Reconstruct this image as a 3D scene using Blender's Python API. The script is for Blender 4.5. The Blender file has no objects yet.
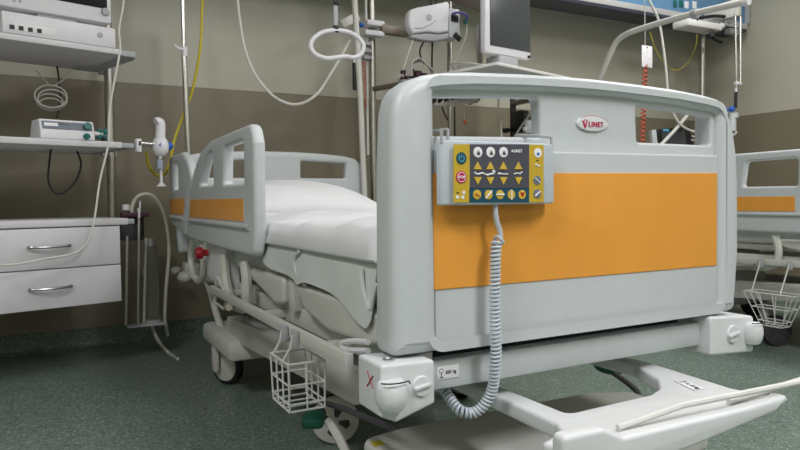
import bpy, bmesh, math, random
from mathutils import Vector, Matrix
R = math.radians
random.seed(4)
S = bpy.context.scene
COL = S.collection

# ------------------------------------------------------------------ camera, world, lights, exposure
FPX = 658.7
CAM = Vector((-.5025, -1.0361, .74))
RX = Vector((0.88306316, -0.46908610, -0.01255695))
RD = Vector((-0.02892780, -0.02770965, -0.99919736))
RF = Vector((0.46836165, 0.88271762, -0.03803900))
cd = bpy.data.cameras.new('camera')
cam = bpy.data.objects.new('camera', cd)
COL.objects.link(cam)
cd.sensor_width = 36
cd.lens = FPX / 800 * 36
cd.clip_start = .02
m3 = Matrix((RX, -RD, -RF)).transposed()
cam.matrix_world = Matrix.Translation(CAM) @ m3.to_4x4()
S.camera = cam
S.view_settings.view_transform = 'Standard'
S.view_settings.look = 'None'
S.view_settings.gamma = 1
S.view_settings.use_curve_mapping = False
S.view_settings.exposure = -0.2
w = bpy.data.worlds.new('world')
S.world = w
w.use_nodes = True
w.node_tree.nodes['Background'].inputs[0].default_value = (.85, .92, 1, 1)
w.node_tree.nodes['Background'].inputs[1].default_value = .08
CEIL = 2.95
LIGHTS = [((.8, -2.0), 76), ((-1.7, -1.0), 60), ((3.2, -.9), 40), ((.9, .55), 14), ((2.9, 1.15), 30)]  # unseen ceiling panels; left and right ones added to brighten rails and wall
for i, ((x, y), p) in enumerate(LIGHTS):
    ld = bpy.data.lights.new('unseen_ceiling_lamp', 'AREA')
    ld.shape = 'RECTANGLE'
    ld.size = .58
    ld.size_y = 1.18
    ld.energy = p
    ld.color = (.97, .975, 1.0) if y < -.8 else (1, .98, .95)
    lo = bpy.data.objects.new('unseen_ceiling_lamp', ld)
    COL.objects.link(lo)
    lo.location = (x, y, CEIL - .075)


def P(x, y, **k):
    """direction of a photo pixel met with a plane of the room"""
    v = RX * ((x - 400) / FPX) + RD * ((y - 225) / FPX) + RF
    if 'Y' in k:
        t = (k['Y'] - CAM.y) / v.y
    elif 'X' in k:
        t = (k['X'] - CAM.x) / v.x
    elif 'Z' in k:
        t = (k['Z'] - CAM.z) / v.z
    return CAM + v * t


# ------------------------------------------------------------------ materials
def mat(name, col, rough=.5, metal=0, vary=.03, bump=0, scale=40, spec=.5, emit=0, trans=0, ior=1.45):
    m = bpy.data.materials.new(name)
    m.use_nodes = True
    nt = m.node_tree
    b = nt.nodes['Principled BSDF']
    b.inputs['Roughness'].default_value = rough
    b.inputs['Metallic'].default_value = metal
    b.inputs['Specular IOR Level'].default_value = spec
    b.inputs['IOR'].default_value = ior
    if trans:
        b.inputs['Transmission Weight'].default_value = trans
    tc = nt.nodes.new('ShaderNodeTexCoord')
    n = nt.nodes.new('ShaderNodeTexNoise')
    n.inputs['Scale'].default_value = scale
    n.inputs['Detail'].default_value = 4
    nt.links.new(tc.outputs['Object'], n.inputs['Vector'])
    r = nt.nodes.new('ShaderNodeValToRGB')
    c0 = [max(0, c * (1 - vary)) for c in col]
    c1 = [min(1, c * (1 + vary)) for c in col]
    r.color_ramp.elements[0].position = .3
    r.color_ramp.elements[0].color = (*c0, 1)
    r.color_ramp.elements[1].position = .7
    r.color_ramp.elements[1].color = (*c1, 1)
    nt.links.new(n.outputs['Fac'], r.inputs['Fac'])
    nt.links.new(r.outputs['Color'], b.inputs['Base Color'])
    if bump:
        bp = nt.nodes.new('ShaderNodeBump')
        bp.inputs['Strength'].default_value = bump
        bp.inputs['Distance'].default_value = .01
        nt.links.new(n.outputs['Fac'], bp.inputs['Height'])
        nt.links.new(bp.outputs['Normal'], b.inputs['Normal'])
    if emit:
        b.inputs['Emission Color'].default_value = (*col, 1)
        b.inputs['Emission Strength'].default_value = emit
    return m


M = {}
M['bed'] = mat('bed_plastic', (.54, .57, .58), .38, vary=.015)
M['bumper'] = mat('bumper_plastic', (.66, .68, .69), .38, vary=.015)
M['frame'] = mat('frame_paint', (.58, .58, .53), .42, vary=.02)
M['base'] = mat('base_plastic', (.58, .57, .54), .45, vary=.02)
M['orange'] = mat('orange_laminate', (.78, .335, .05), .42, vary=.03, scale=14)
M['sheet'] = mat('white_linen', (.70, .70, .72), .9, vary=.01, bump=.06, scale=18)
M['mattress'] = mat('grey_mattress_cover', (.60, .63, .61), .5, vary=.03, bump=.05, scale=12)
M['chrome'] = mat('chrome', (.72, .72, .71), .22, 1)
M['steel'] = mat('brushed_steel', (.50, .48, .44), .35, 1, vary=.06)
M['wire'] = mat('white_coated_wire', (.66, .66, .64), .4)
M['white'] = mat('white_plastic', (.74, .73, .77), .35, vary=.015)
M['laminate'] = mat('white_laminate', (.66, .65, .68), .4, vary=.01)
M['pole'] = mat('white_pole_paint', (.62, .61, .57), .4)
M['greyplastic'] = mat('grey_plastic', (.40, .41, .43), .45)
M['handset'] = mat('handset_grey', (.50, .55, .60), .4)
M['charcoal'] = mat('charcoal_film', (.075, .075, .095), .4)
M['teal'] = mat('teal_film', (.012, .075, .115), .4)
M['yellow'] = mat('yellow_film', (.56, .38, .03), .45)
M['black'] = mat('black_plastic', (.012, .012, .014), .4)
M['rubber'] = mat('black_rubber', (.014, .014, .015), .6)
M['screen'] = mat('dark_screen', (.06, .066, .07), .3)
M['blackscreen'] = mat('black_screen', (.012, .014, .02), .2)
M['red'] = mat('red_plastic', (.38, .012, .02), .4)
M['crimson'] = mat('crimson_print', (.48, .01, .07), .5)
M['ink'] = mat('black_ink', (.03, .03, .035), .6)
M['labelwhite'] = mat('white_label', (.80, .80, .82), .5)
M['green'] = mat('green_pedal_plastic', (.008, .085, .055), .45)
M['darkgreen'] = mat('teal_green_plastic', (.01, .13, .115), .4)
M['hub'] = mat('dark_hub_plastic', (.055, .05, .06), .5)
M['blue'] = mat('blue_panel_paint', (.13, .29, .50), .4, vary=.04)
M['cobalt'] = mat('cobalt_plastic', (.02, .12, .50), .35)
M['navy'] = mat('navy_rail', (.035, .042, .065), .4)
M['hose_yellow'] = mat('yellow_hose', (.55, .45, .03), .45)
M['cable'] = mat('white_cable', (.66, .65, .61), .5)
M['greycable'] = mat('grey_cable', (.42, .41, .38), .5)
M['plum'] = mat('plum_connector', (.045, .012, .025), .5)
M['violet'] = mat('violet_connector', (.10, .08, .30), .4)
M['coilred'] = mat('red_orange_cord', (.58, .11, .055), .5)
M['brown'] = mat('brown_grey_arm', (.19, .16, .13), .4, .3)
M['glass'] = mat('clear_plastic', (.90, .93, .90), .08, trans=.96, ior=1.15)
M['tube'] = mat('clear_tube', (.74, .74, .66), .25, trans=.35, ior=1.2)
M['handle'] = mat('pewter_handle', (.33, .33, .34), .3, 1)
M['wedge'] = mat('grey_shelf_board', (.72, .71, .70), .5)
M['gold'] = mat('amber_cover_print', (.62, .42, .05), .5)
M['cyan'] = mat('cyan_print', (.10, .42, .60), .5)
M['sticker'] = mat('yellow_sticker', (.60, .52, .04), .5)
M['ceiling'] = mat('ceiling_paint', (.75, .74, .70), .8)
M['lamp'] = mat('lamp_diffuser', (1, .97, .92), .5, emit=2.5)
M['alu'] = mat('satin_aluminium', (.62, .62, .64), .45, .4)
M['jar'] = mat('bluish_jar', (.36, .40, .52), .25)
M['patch'] = mat('grey_print', (.16, .18, .23), .5)


def wall_mat():
    m = bpy.data.materials.new('two_tone_wall_paint')
    m.use_nodes = True
    nt = m.node_tree
    L = nt.links.new
    b = nt.nodes['Principled BSDF']
    b.inputs['Roughness'].default_value = .42
    g = nt.nodes.new('ShaderNodeNewGeometry')
    sp = nt.nodes.new('ShaderNodeSeparateXYZ')
    L(g.outputs['Position'], sp.inputs[0])
    c = nt.nodes.new('ShaderNodeMath')
    c.operation = 'GREATER_THAN'
    c.inputs[1].default_value = 1.372
    L(sp.outputs['Z'], c.inputs[0])
    n = nt.nodes.new('ShaderNodeTexNoise')
    n.inputs['Scale'].default_value = 1.6
    n.inputs['Detail'].default_value = 5
    L(g.outputs['Position'], n.inputs['Vector'])
    mx = nt.nodes.new('ShaderNodeMix')
    mx.data_type = 'RGBA'
    mx.inputs['A'].default_value = (.228, .198, .140, 1)
    mx.inputs['B'].default_value = (.505, .488, .400, 1)
    L(c.outputs[0], mx.inputs['Factor'])
    hv = nt.nodes.new('ShaderNodeMix')
    hv.data_type = 'RGBA'
    hv.blend_type = 'MULTIPLY'
    hv.inputs['Factor'].default_value = .12
    L(mx.outputs['Result'], hv.inputs['A'])
    L(n.outputs['Fac'], hv.inputs['B'])
    L(hv.outputs['Result'], b.inputs['Base Color'])
    return m


def floor_mat(name, k):
    m = bpy.data.materials.new(name)
    m.use_nodes = True
    nt = m.node_tree
    L = nt.links.new
    b = nt.nodes['Principled BSDF']
    b.inputs['Roughness'].default_value = .33
    g = nt.nodes.new('ShaderNodeNewGeometry')
    v = nt.nodes.new('ShaderNodeTexVoronoi')
    v.inputs['Scale'].default_value = 170
    L(g.outputs['Position'], v.inputs['Vector'])
    sp = nt.nodes.new('ShaderNodeSeparateColor')
    L(v.outputs['Color'], sp.inputs[0])
    r = nt.nodes.new('ShaderNodeValToRGB')
    cr = r.color_ramp
    cr.interpolation = 'CONSTANT'
    cols = [(0, (.105, .150, .122)), (.3, (.150, .200, .168)), (.62, (.190, .242, .208)), (.86, (.30, .355, .32)), (.95, (.075, .105, .085))]
    cr.elements[0].color = (*[c * k for c in cols[0][1]], 1)
    cr.elements[1].position = cols[1][0]
    cr.elements[1].color = (*[c * k for c in cols[1][1]], 1)
    for p, c in cols[2:]:
        e = cr.elements.new(p)
        e.color = (*[x * k for x in c], 1)
    L(sp.outputs['Red'], r.inputs['Fac'])
    L(r.outputs['Color'], b.inputs['Base Color'])
    return m


M['wall'] = wall_mat()
M['floor'] = floor_mat('speckled_green_vinyl', 1.0)
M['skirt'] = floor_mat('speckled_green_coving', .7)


# ------------------------------------------------------------------ builders
def wloc(o):
    v = Vector((0, 0, 0))
    while o is not None:
        v = v + o.location
        o = o.parent
    return v


def tag(o, label=None, cat=None, group=None, kind=None):
    if label:
        o['label'] = label
    if cat:
        o['category'] = cat
    if group:
        o['group'] = group
    if kind:
        o['kind'] = kind
    return o


def thing(name, loc, label, cat, group=None):
    o = bpy.data.objects.new(name, None)
    o.empty_display_size = .05
    COL.objects.link(o)
    o.location = loc
    return tag(o, label, cat, group)


def smooth_path(pts, n=8, closed=False):
    pts = [Vector(p) for p in pts]
    if len(pts) < 3:
        return pts
    out = []
    N = len(pts)
    rng = range(N if closed else N - 1)
    for i in rng:
        if closed:
            p0, p1, p2, p3 = pts[(i - 1) % N], pts[i], pts[(i + 1) % N], pts[(i + 2) % N]
        else:
            p1, p2 = pts[i], pts[i + 1]
            p0 = pts[i - 1] if i else p1 * 2 - p2
            p3 = pts[i + 2] if i + 2 < N else p2 * 2 - p1
        for k in range(n):
            t = k / n
            out.append(.5 * ((2 * p1) + (p2 - p0) * t + (2 * p0 - 5 * p1 + 4 * p2 - p3) * t * t + (3 * p1 - p0 - 3 * p2 + p3) * t ** 3))
    if not closed:
        out.append(pts[-1])
    return out


def rp(pts, n=6):
    """polygon with rounded corners: (u, v, radius)"""
    out = []
    N = len(pts)
    for i in range(N):
        a, b, c = pts[i - 1], pts[i], pts[(i + 1) % N]
        r = b[2] if len(b) > 2 else 0
        B = Vector(b[:2])
        if r <= 0:
            out.append((B.x, B.y))
            continue
        d0 = Vector(a[:2]) - B
        d1 = Vector(c[:2]) - B
        l0, l1 = d0.length, d1.length
        d0.normalize()
        d1.normalize()
        ang = d0.angle(d1)
        tl = min(r / math.tan(ang / 2), l0 * .49, l1 * .49)
        s, e = B + d0 * tl, B + d1 * tl
        for k in range(n + 1):
            t = k / n
            q = s * (1 - t) ** 2 + B * 2 * t * (1 - t) + e * t * t
            out.append((q.x, q.y))
    return out


class MB:
    def __init__(self):
        self.bm = bmesh.new()

    def _add(self, b2):
        me = bpy.data.meshes.new('tmp')
        b2.to_mesh(me)
        b2.free()
        self.bm.from_mesh(me)
        bpy.data.meshes.remove(me)
        return self

    def box(self, c, s, bevel=0, axes=None, seg=2):
        b = bmesh.new()
        bmesh.ops.create_cube(b, size=1)
        for v in b.verts:
            v.co = Vector((v.co.x * s[0], v.co.y * s[1], v.co.z * s[2]))
        if bevel:
            bmesh.ops.bevel(b, geom=list(b.edges), offset=bevel, segments=seg, profile=.5, affect='EDGES')
        if axes:
            mm = Matrix([Vector(a) for a in axes]).transposed()
            for v in b.verts:
                v.co = mm @ v.co
        for v in b.verts:
            v.co += Vector(c)
        return self._add(b)

    def bx(self, lo, hi, bevel=0, seg=2):
        lo, hi = Vector(lo), Vector(hi)
        return self.box((lo + hi) / 2, hi - lo, bevel, None, seg)

    def tube(self, pts, r, n=0, segs=8, closed=False, cap=True):
        pts = smooth_path(pts, n, closed) if n else [Vector(p) for p in pts]
        b = bmesh.new()
        N = len(pts)
        T = []
        for i in range(N):
            a = pts[(i - 1) % N] if (closed or i) else pts[0]
            c = pts[(i + 1) % N] if (closed or i < N - 1) else pts[-1]
            t = c - a
            T.append(t.normalized() if t.length > 1e-9 else Vector((0, 0, 1)))
        up = Vector((0, 0, 1)) if abs(T[0].z) < .9 else Vector((1, 0, 0))
        u = (up - T[0] * up.dot(T[0])).normalized()
        rings = []
        for i in range(N):
            u = (u - T[i] * u.dot(T[i])).normalized()
            v = T[i].cross(u)
            rr = r[i * len(r) // N] if isinstance(r, (list, tuple)) else r
            rings.append([b.verts.new(pts[i] + (u * math.cos(2 * math.pi * k / segs) + v * math.sin(2 * math.pi * k / segs)) * rr) for k in range(segs)])
        for i in range(N if closed else N - 1):
            A, B = rings[i], rings[(i + 1) % N]
            for k in range(segs):
                b.faces.new((A[k], A[(k + 1) % segs], B[(k + 1) % segs], B[k]))
        if cap and not closed:
            b.faces.new(rings[0][::-1])
            b.faces.new(rings[-1])
        return self._add(b)

    def lathe(self, prof, o, axis, segs=24, cap=True):
        """profile [(radius, height)] spun about axis at o"""
        axis = Vector(axis).normalized()
        up = Vector((0, 0, 1)) if abs(axis.z) < .9 else Vector((1, 0, 0))
        u = (up - axis * up.dot(axis)).normalized()
        v = axis.cross(u)
        o = Vector(o)
        b = bmesh.new()
        rings = []
        for r, h in prof:
            rings.append([b.verts.new(o + axis * h + (u * math.cos(2 * math.pi * k / segs) + v * math.sin(2 * math.pi * k / segs)) * max(r, 1e-4)) for k in range(segs)])
        for A, B in zip(rings, rings[1:]):
            for k in range(segs):
                b.faces.new((A[k], A[(k + 1) % segs], B[(k + 1) % segs], B[k]))
        if cap:
            b.faces.new(rings[0][::-1])
            b.faces.new(rings[-1])
        return self._add(b)

    def cyl(self, a, c, r, segs=20, bevel=0):
        a, c = Vector(a), Vector(c)
        h = (c - a).length
        pr = [(r, 0), (r, h)] if not bevel else [(r - bevel, 0), (r, bevel), (r, h - bevel), (r - bevel, h)]
        return self.lathe(pr, a, c - a, segs)

    def ball(self, c, s, rot=None, u=20, v=12):
        b = bmesh.new()
        bmesh.ops.create_uvsphere(b, u_segments=u, v_segments=v, radius=1)
        for x in b.verts:
            x.co = Vector((x.co.x * s[0], x.co.y * s[1], x.co.z * s[2]))
            if rot:
                x.co = rot @ x.co
            x.co += Vector(c)
        return self._add(b)

    def plate(self, outline, o, U, V, t, bevel=0, holes=(), res=3):
        """filled outline in the plane (o, U, V), thickness t along U x V centred on o, rounded edges"""
        cu = bpy.data.curves.new('tmp', 'CURVE')
        cu.dimensions = '2D'
        cu.fill_mode = 'BOTH'
        for L in [outline] + list(holes):
            s = cu.splines.new('POLY')
            s.points.add(len(L) - 1)
            for i, q in enumerate(L):
                s.points[i].co = (q[0], q[1], 0, 1)
            s.use_cyclic_u = True
        cu.extrude = max(t / 2 - bevel, 1e-5)
        cu.bevel_depth = bevel
        cu.bevel_resolution = res
        cu.offset = -bevel
        ob = bpy.data.objects.new('tmp', cu)
        COL.objects.link(ob)
        dg = bpy.context.evaluated_depsgraph_get()
        dg.update()
        me = bpy.data.meshes.new_from_object(ob.evaluated_get(dg))
        U, V = Vector(U).normalized(), Vector(V).normalized()
        N = U.cross(V)
        o = Vector(o)
        for v in me.vertices:
            v.co = o + U * v.co.x + V * v.co.y + N * v.co.z
        b = bmesh.new()
        b.from_mesh(me)
        bmesh.ops.remove_doubles(b, verts=b.verts, dist=1e-5)
        bpy.data.objects.remove(ob)
        bpy.data.curves.remove(cu)
        bpy.data.meshes.remove(me)
        return self._add(b)

    def text(self, body, size, o, U, V, depth=.0006, align='LEFT', bold=0, space=1.0):
        cu = bpy.data.curves.new('tmp', 'FONT')
        cu.body = body
        cu.size = size
        cu.space_character = space
        cu.align_x = align
        cu.align_y = 'CENTER'
        cu.extrude = depth
        cu.offset = bold
        ob = bpy.data.objects.new('tmp', cu)
        COL.objects.link(ob)
        dg = bpy.context.evaluated_depsgraph_get()
        dg.update()
        me = bpy.data.meshes.new_from_object(ob.evaluated_get(dg))
        U, V = Vector(U).normalized(), Vector(V).normalized()
        N = U.cross(V)
        for v in me.vertices:
            v.co = Vector(o) + U * v.co.x + V * v.co.y + N * v.co.z
        self.bm.from_mesh(me)
        bpy.data.objects.remove(ob)
        bpy.data.curves.remove(cu)
        bpy.data.meshes.remove(me)
        return self

    def build(self, name, material, parent=None, label=None, cat=None, group=None, kind=None, angle=40):
        me = bpy.data.meshes.new(name)
        bmesh.ops.recalc_face_normals(self.bm, faces=self.bm.faces)
        xs = [v.co for v in self.bm.verts]
        if parent is not None:
            off = wloc(parent)
        else:
            lo = Vector([min(v[i] for v in xs) for i in range(3)])
            hi = Vector([max(v[i] for v in xs) for i in range(3)])
            off = Vector(((lo.x + hi.x) / 2, (lo.y + hi.y) / 2, lo.z))
        for v in self.bm.verts:
            v.co -= off
        self.bm.to_mesh(me)
        self.bm.free()
        me.shade_smooth()
        me.set_sharp_from_angle(angle=R(angle))
        me.materials.append(M[material] if isinstance(material, str) else material)
        o = bpy.data.objects.new(name, me)
        COL.objects.link(o)
        if parent is not None:
            o.parent = parent
        else:
            o.location = off
        return tag(o, label, cat, group, kind)


def copy_tree(o, parent=None):
    c = o.copy()
    COL.objects.link(c)
    if parent is not None:
        c.parent = parent
    for ch in [x for x in list(bpy.data.objects) if x.parent == o]:
        copy_tree(ch, c)
    return c


def kids(o, name):
    return [x for x in bpy.data.objects if x.parent == o and x.name.split('.')[0] == name]


X, Y, Z = Vector((1, 0, 0)), Vector((0, 1, 0)), Vector((0, 0, 1))

# ------------------------------------------------------------------ the room
XL, XR, YF, YB = -2.3, 4.36, -3.2, 2.70
MB().bx((XL - .1, YF - .1, -.1), (XR + .1, YB + .1, 0)).build('floor', 'floor', kind='structure')
MB().bx((XL - .1, YF - .1, CEIL), (XR + .1, YB + .1, CEIL + .1)).build('ceiling', 'ceiling', kind='structure')
MB().bx((XL, YB, 0), (XR, YB + .1, CEIL)).build('wall_back', 'wall', kind='structure')
MB().bx((XR, YF, 0), (XR + .1, YB, CEIL)).build('wall_right', 'wall', kind='structure')
MB().bx((XL - .1, YF, 0), (XL, YB, CEIL)).build('wall_left', 'wall', kind='structure')
MB().bx((XL, YF - .1, 0), (XR, YF, CEIL)).build('wall_front', 'wall', kind='structure')


def cove(a, b, inward, name):
    a, b, n = Vector(a), Vector(b), Vector(inward)
    m = MB()
    prof = [(0, 0), (.03, 0), (.012, .008), (.005, .022), (.004, .098), (0, .1)]
    vs = []
    for p in (a, b):
        vs.append([m.bm.verts.new(p + n * u + Z * v) for u, v in prof])
    for i in range(len(prof)):
        j = (i + 1) % len(prof)
        m.bm.faces.new((vs[0][i], vs[0][j], vs[1][j], vs[1][i]))
    m.bm.faces.new(vs[0])
    m.bm.faces.new(vs[1][::-1])
    m.build(name, 'skirt', kind='structure')


cove((XL, YB, 0), (XR, YB, 0), (0, -1, 0), 'baseboard_back')
cove((XR, YB, 0), (XR, YF, 0), (-1, 0, 0), 'baseboard_right')
cove((XL, YF, 0), (XL, YB, 0), (1, 0, 0), 'baseboard_left')
for (x, y), p in LIGHTS:
    t = thing('unseen_ceiling_light', (x, y, CEIL), 'out-of-view rectangular ceiling light panel with a white frame, placed to brighten the room', 'ceiling light', 'unseen ceiling light panels')
    ring = [(-.3, -.6), (.3, -.6), (.3, .6), (-.3, .6)]
    inner = [(-.27, -.57), (.27, -.57), (.27, .57), (-.27, .57)]
    MB().plate(ring, (x, y, CEIL - .03), X, Y, .06, .004, [inner]).build('frame', 'white', t)
    MB().bx((x - .27, y - .57, CEIL - .03), (x + .27, y + .57, CEIL - .012)).build('diffuser', 'lamp', t)


# ------------------------------------------------------------------ hospital bed
def wheel(bed, c, axis, dk=1.0):
    """castor with tyre, white disc, fork cover"""
    c, axis = Vector(c), Vector(axis).normalized()
    w = thing_part('castor', bed)
    ty = MB()
    ty.lathe([(.058, -.017), (.066, -.019), (.074, -.012), (.075, 0), (.074, .012), (.066, .019), (.058, .017)], c, axis, 32)
    tyre = ty.build('tyre', 'rubber', w)
    d = MB()
    d.lathe([(.0, -.026), (.04 * dk, -.026), (.058 * dk, -.021), (.06 * dk, -.014), (.06 * dk, .014), (.058 * dk, .021), (.04 * dk, .026), (0, .026)], c, axis, 32)
    d.build('wheel_disc', 'base', w)
    return w


def thing_part(name, parent):
    o = bpy.data.objects.new(name, None)
    o.empty_display_size = .03
    COL.objects.link(o)
    o.parent = parent
    return o


BED_LABEL = 'white hospital bed with orange panels in the foreground, large footboard towards the viewer'
bed = thing('hospital_bed', (.512, 1.1, 0), BED_LABEL, 'hospital bed')

# --- footboard
fo = []
left = [(.024, .459, .02), (.026, .60, 0), (.028, .80, 0), (.033, .895, 0), (.040, .922, 0), (.054, .942, 0), (.076, .956, 0), (.10, .965, 0), (.13, .9715, 0), (.20, .979, 0), (.32, .985, 0), (.45, .9885, 0), (.512, .989, 0)]
right = [(.62, .9875, 0), (.76, .984, 0), (.86, .977, 0), (.905, .971, 0), (.926, .957, 0), (.942, .935, 0), (.962, .89, 0), (.974, .835, 0), (.979, .77, 0), (.981, .60, 0), (.968, .459, .02)]
fo = rp(left + right)[::-1]
ring_in = rp([(.120, .484, .012), (.120, .940, .012), (.25, .947, 0), (.40, .9535, 0), (.512, .955, 0), (.624, .9535, 0), (.774, .948, 0), (0.903, .938, .012), (.903, .484, .012)])
fb = MB().plate(fo, (0, .042, 0), X, Z, .084, .024, [ring_in], 4).build('footboard', 'bed', bed)
inf = rp([(.108, .472, 0), (.108, .950, 0), (.25, .957, 0), (.40, .9635, 0), (.512, .965, 0), (.624, .9635, 0), (.774, .958, 0), (.908, .948, 0), (.908, .472, 0)])
holeL = rp([(.119, .857, .008), (.119, .928, .008), (.25, .936, 0), (.371, .942, .012), (.375, .863, .008)])
holeR = rp([(.648, .861, .008), (.644, .942, .012), (.77, .938, 0), (.892, .930, .008), (.892, .861, .008)])
MB().plate(inf, (0, .036, 0), X, Z, .032, .007, [holeL, holeR]).build('infill_board', 'bed', fb)
MB().plate(rp([(.117, .478, .004), (.117, .832, .006), (.906, .836, .006), (.906, .478, .004)]), (0, .0155, 0), X, Z, .013, .003).build('lower_field', 'bed', fb)
MB().plate(rp([(.1135, .574, .004), (.1135, .788, .004), (.9000, .7945, .004), (.9000, .574, .004)]), (0, .0095, 0), X, Z, .005, .0012).build('orange_panel', 'orange', bed, label='orange laminate panel')
# emblem
ec = Vector((.512, 0, .8955))
el = [(ec.x + .044 * math.cos(a), ec.z + .0165 * math.sin(a)) for a in [2 * math.pi * k / 40 for k in range(40)]]
em = MB().plate(el, (0, .018, 0), X, Z, .006, .002).build('emblem', 'bumper', bed, label='white oval maker emblem with red lettering')
arc = [Vector((ec.x + .0435 * math.cos(a), .0155, ec.z + .0163 * math.sin(a))) for a in [R(8 + 132 * k / 20) for k in range(21)]]
MB().tube(arc, .00055, segs=5).build('emblem_rim', 'crimson', em)
lt = MB().text('LINET', .0148, (ec.x - .0135, .0142, ec.z - .002), X, Z, .0006, bold=.0002, space=1.12)
bx0 = ec.x - .020
kz = ec.z - .001
lt.plate([(bx0 - .011, kz + .006), (bx0 - .006, kz + .005), (bx0 - .0035, kz - .002), (bx0 - .004, kz - .009)][::-1], (0, .0142, 0), X, Z, .0012)
lt.plate([(bx0 - .004, kz - .009), (bx0 - .0015, kz - .009), (bx0 + .004, kz + .008), (bx0 + .0015, kz + .008)], (0, .0142, 0), X, Z, .0012)
lt.ball((bx0 - .0035, .0142, kz + .0075), (.0018, .0008, .0018), None, 10, 6)
lt.build('emblem_lettering', 'crimson', em)

for o_ in [fb, em] + kids(bed, 'orange_panel'):
    o_.location.y -= .012

# --- headboard
ho = [(.03, .50, .02), (.018, .70, 0), (.022, .86, 0), (.04, .935, 0), (.075, .963, 0), (.13, .976, 0), (.25, .986, 0), (.40, .992, 0), (.512, .993, 0)]
ho = ho + [(1.024 - q[0], q[1], q[2]) for q in ho[-2::-1]]
hl = rp([(.135, .859, .008), (.130, .936, .008), (.380, .945, .008), (.380, .859, .008)])
hr = [(1.024 - x, z) for x, z in hl][::-1]
MB().plate(rp(ho)[::-1], (0, 2.225, 0), X, Z, .05, .016, [hl, hr], 4).build('headboard', 'bed', bed)


# --- side rails on the left (drawn in the Y-Z plane, outer face at X = 0)
def side_plate(outline, x0, t, bevel, holes=()):
    return MB().plate(outline, (x0 + t / 2, 0, 0), Y, Z, t, bevel, holes, 4)


near = rp([(.800, .582, .035), (.780, .66, 0), (.772, .905, .01), (.800, .961, .05), (1.34, .958, .08), (1.50, .932, .06), (1.64, .868, .05), (1.745, .755, .04), (1.80, .66, 0), (1.835, .593, .02), (1.21, .582, 0)])
h1 = rp([(.885, .796, .015), (.883, .920, .02), (1.13, .918, .02), (1.148, .798, .015)])
h2 = rp([(1.290, .800, .012), (1.305, .918, .015), (1.385, .913, .03), (1.46, .875, .04), (1.545, .803, .012)])
rail = side_plate(near, .0, .036, .013, [h1, h2]).build('side_rail', 'bed', bed)
side_plate(rp([(.893, .682, .004), (.893, .750, .004), (1.715, .752, .004), (1.735, .681, .004)]), -.0022, .005, .001).build('rail_panel', 'orange', rail, label='orange strip on the side rail')
MB().tube([(-.001, .83, .666), (-.004, .86, .668), (-.004, 1.2, .6685), (-.004, 1.70, .669), (-.001, 1.745, .669)], .008, segs=8).build('rail_ledge', 'bed', rail)
far = rp([(1.868, .60, .02), (1.79, .75, .05), (1.705, .855, .04), (1.80, .925, .05), (1.90, .957, .05), (2.245, .957, .05), (2.255, .78, .0), (2.25, .64, .03)])
h3 = rp([(2.0, .80, .012), (2.0, .92, .012), (2.125, .92, .012), (2.13, .80, .012)])
rail2 = side_plate(far, .0, .036, .013, [h3]).build('side_rail', 'bed', bed)
side_plate(rp([(1.885, .688, .004), (1.84, .758, .004), (2.225, .758, .004), (2.225, .688, .004)]), -.0022, .005, .001).build('rail_panel', 'orange', rail2, label='orange strip on the head-end side rail')
MB().tube([(-.001, 1.90, .672), (-.004, 1.93, .673), (-.004, 2.20, .674), (-.001, 2.22, .674)], .008, segs=8).build('rail_ledge', 'bed', rail2)


def yz(pts, x=.03):
    return [P(a, b, X=x) for a, b in pts]


# arms carrying the rails
for pts, r in (([(224, 255), (226, 280), (231, 300), (238, 307), (246, 306), (247, 285), (245, 262)], .017), ([(194, 238), (191, 258), (194, 275), (200, 281), (204, 270), (203, 243)], .014)):
    MB().tube(yz(pts), r, 5, 8).build('rail_arm', 'frame', bed)
MB().plate(rp([(1.28, .42, .01), (1.28, .58, .01), (1.60, .575, .01), (1.70, .50, .01), (1.55, .44, .01)]), (.06, 0, 0), Y, Z, .05, .006).build('rail_mechanism_cover', 'bumper', bed)
k = MB()
kc = P(200, 253, X=.0)
k.lathe([(.0, -.018), (.018, -.016), (.023, -.008), (.023, .008), (.014, .012), (.012, .03)], kc, (1, 0, 0), 16)
k.build('release_knob', 'red', bed, label='red release knob')
for px_, sz_ in (((176, 271), (.03, .03, .022)), ((186, 277), (.04, .05, .03))):
    MB().ball(P(*px_, X=.06), sz_).build('corner_bracket', 'frame', bed)
MB().box(P(190, 268, X=.09), (.06, .1, .06), .01).build('bracket_block', 'frame', bed)
k = MB()
k.tube(yz([(217, 277), (215, 302), (224, 309), (227, 300), (222, 285), (217, 277)], .015), .005, 0, 8)
k.build('hook_loop', 'wire', bed)
MB().cyl(P(229, 307, X=-.005), P(229, 307, X=.03), .012).build('pivot_bolt', 'chrome', bed)

# --- mattress platform with moulded side covers
MB().bx((.09, .10, .475), (.94, 2.18, .505), .006).build('platform', 'frame', bed)
MB().plate(rp([(1.055, .537, .02), (.668, .537, .02), (.672, .462, .02), (.74, .452, .02), (.965, .495, .02)])[::-1], (.068, 0, 0), Y, Z, .05, .012, (), 3).build('platform_cover', 'frame', bed)
MB().plate(rp([(.598, .534, .02), (.10, .528, .02), (.10, .456, .02), (.35, .444, .03), (.50, .468, .03)])[::-1], (.068, 0, 0), Y, Z, .05, .012, (), 3).build('platform_cover', 'frame', bed)
MB().bx((.052, .612, .448), (.085, .655, .535), .008).build('platform_hinge', 'frame', bed)
MB().bx((.09, .086, .425), (.935, .098, .474), .002).build('gap_shade_strip', 'rubber', bed)  # black strip standing in for shade in the gap below the footboard
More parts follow.
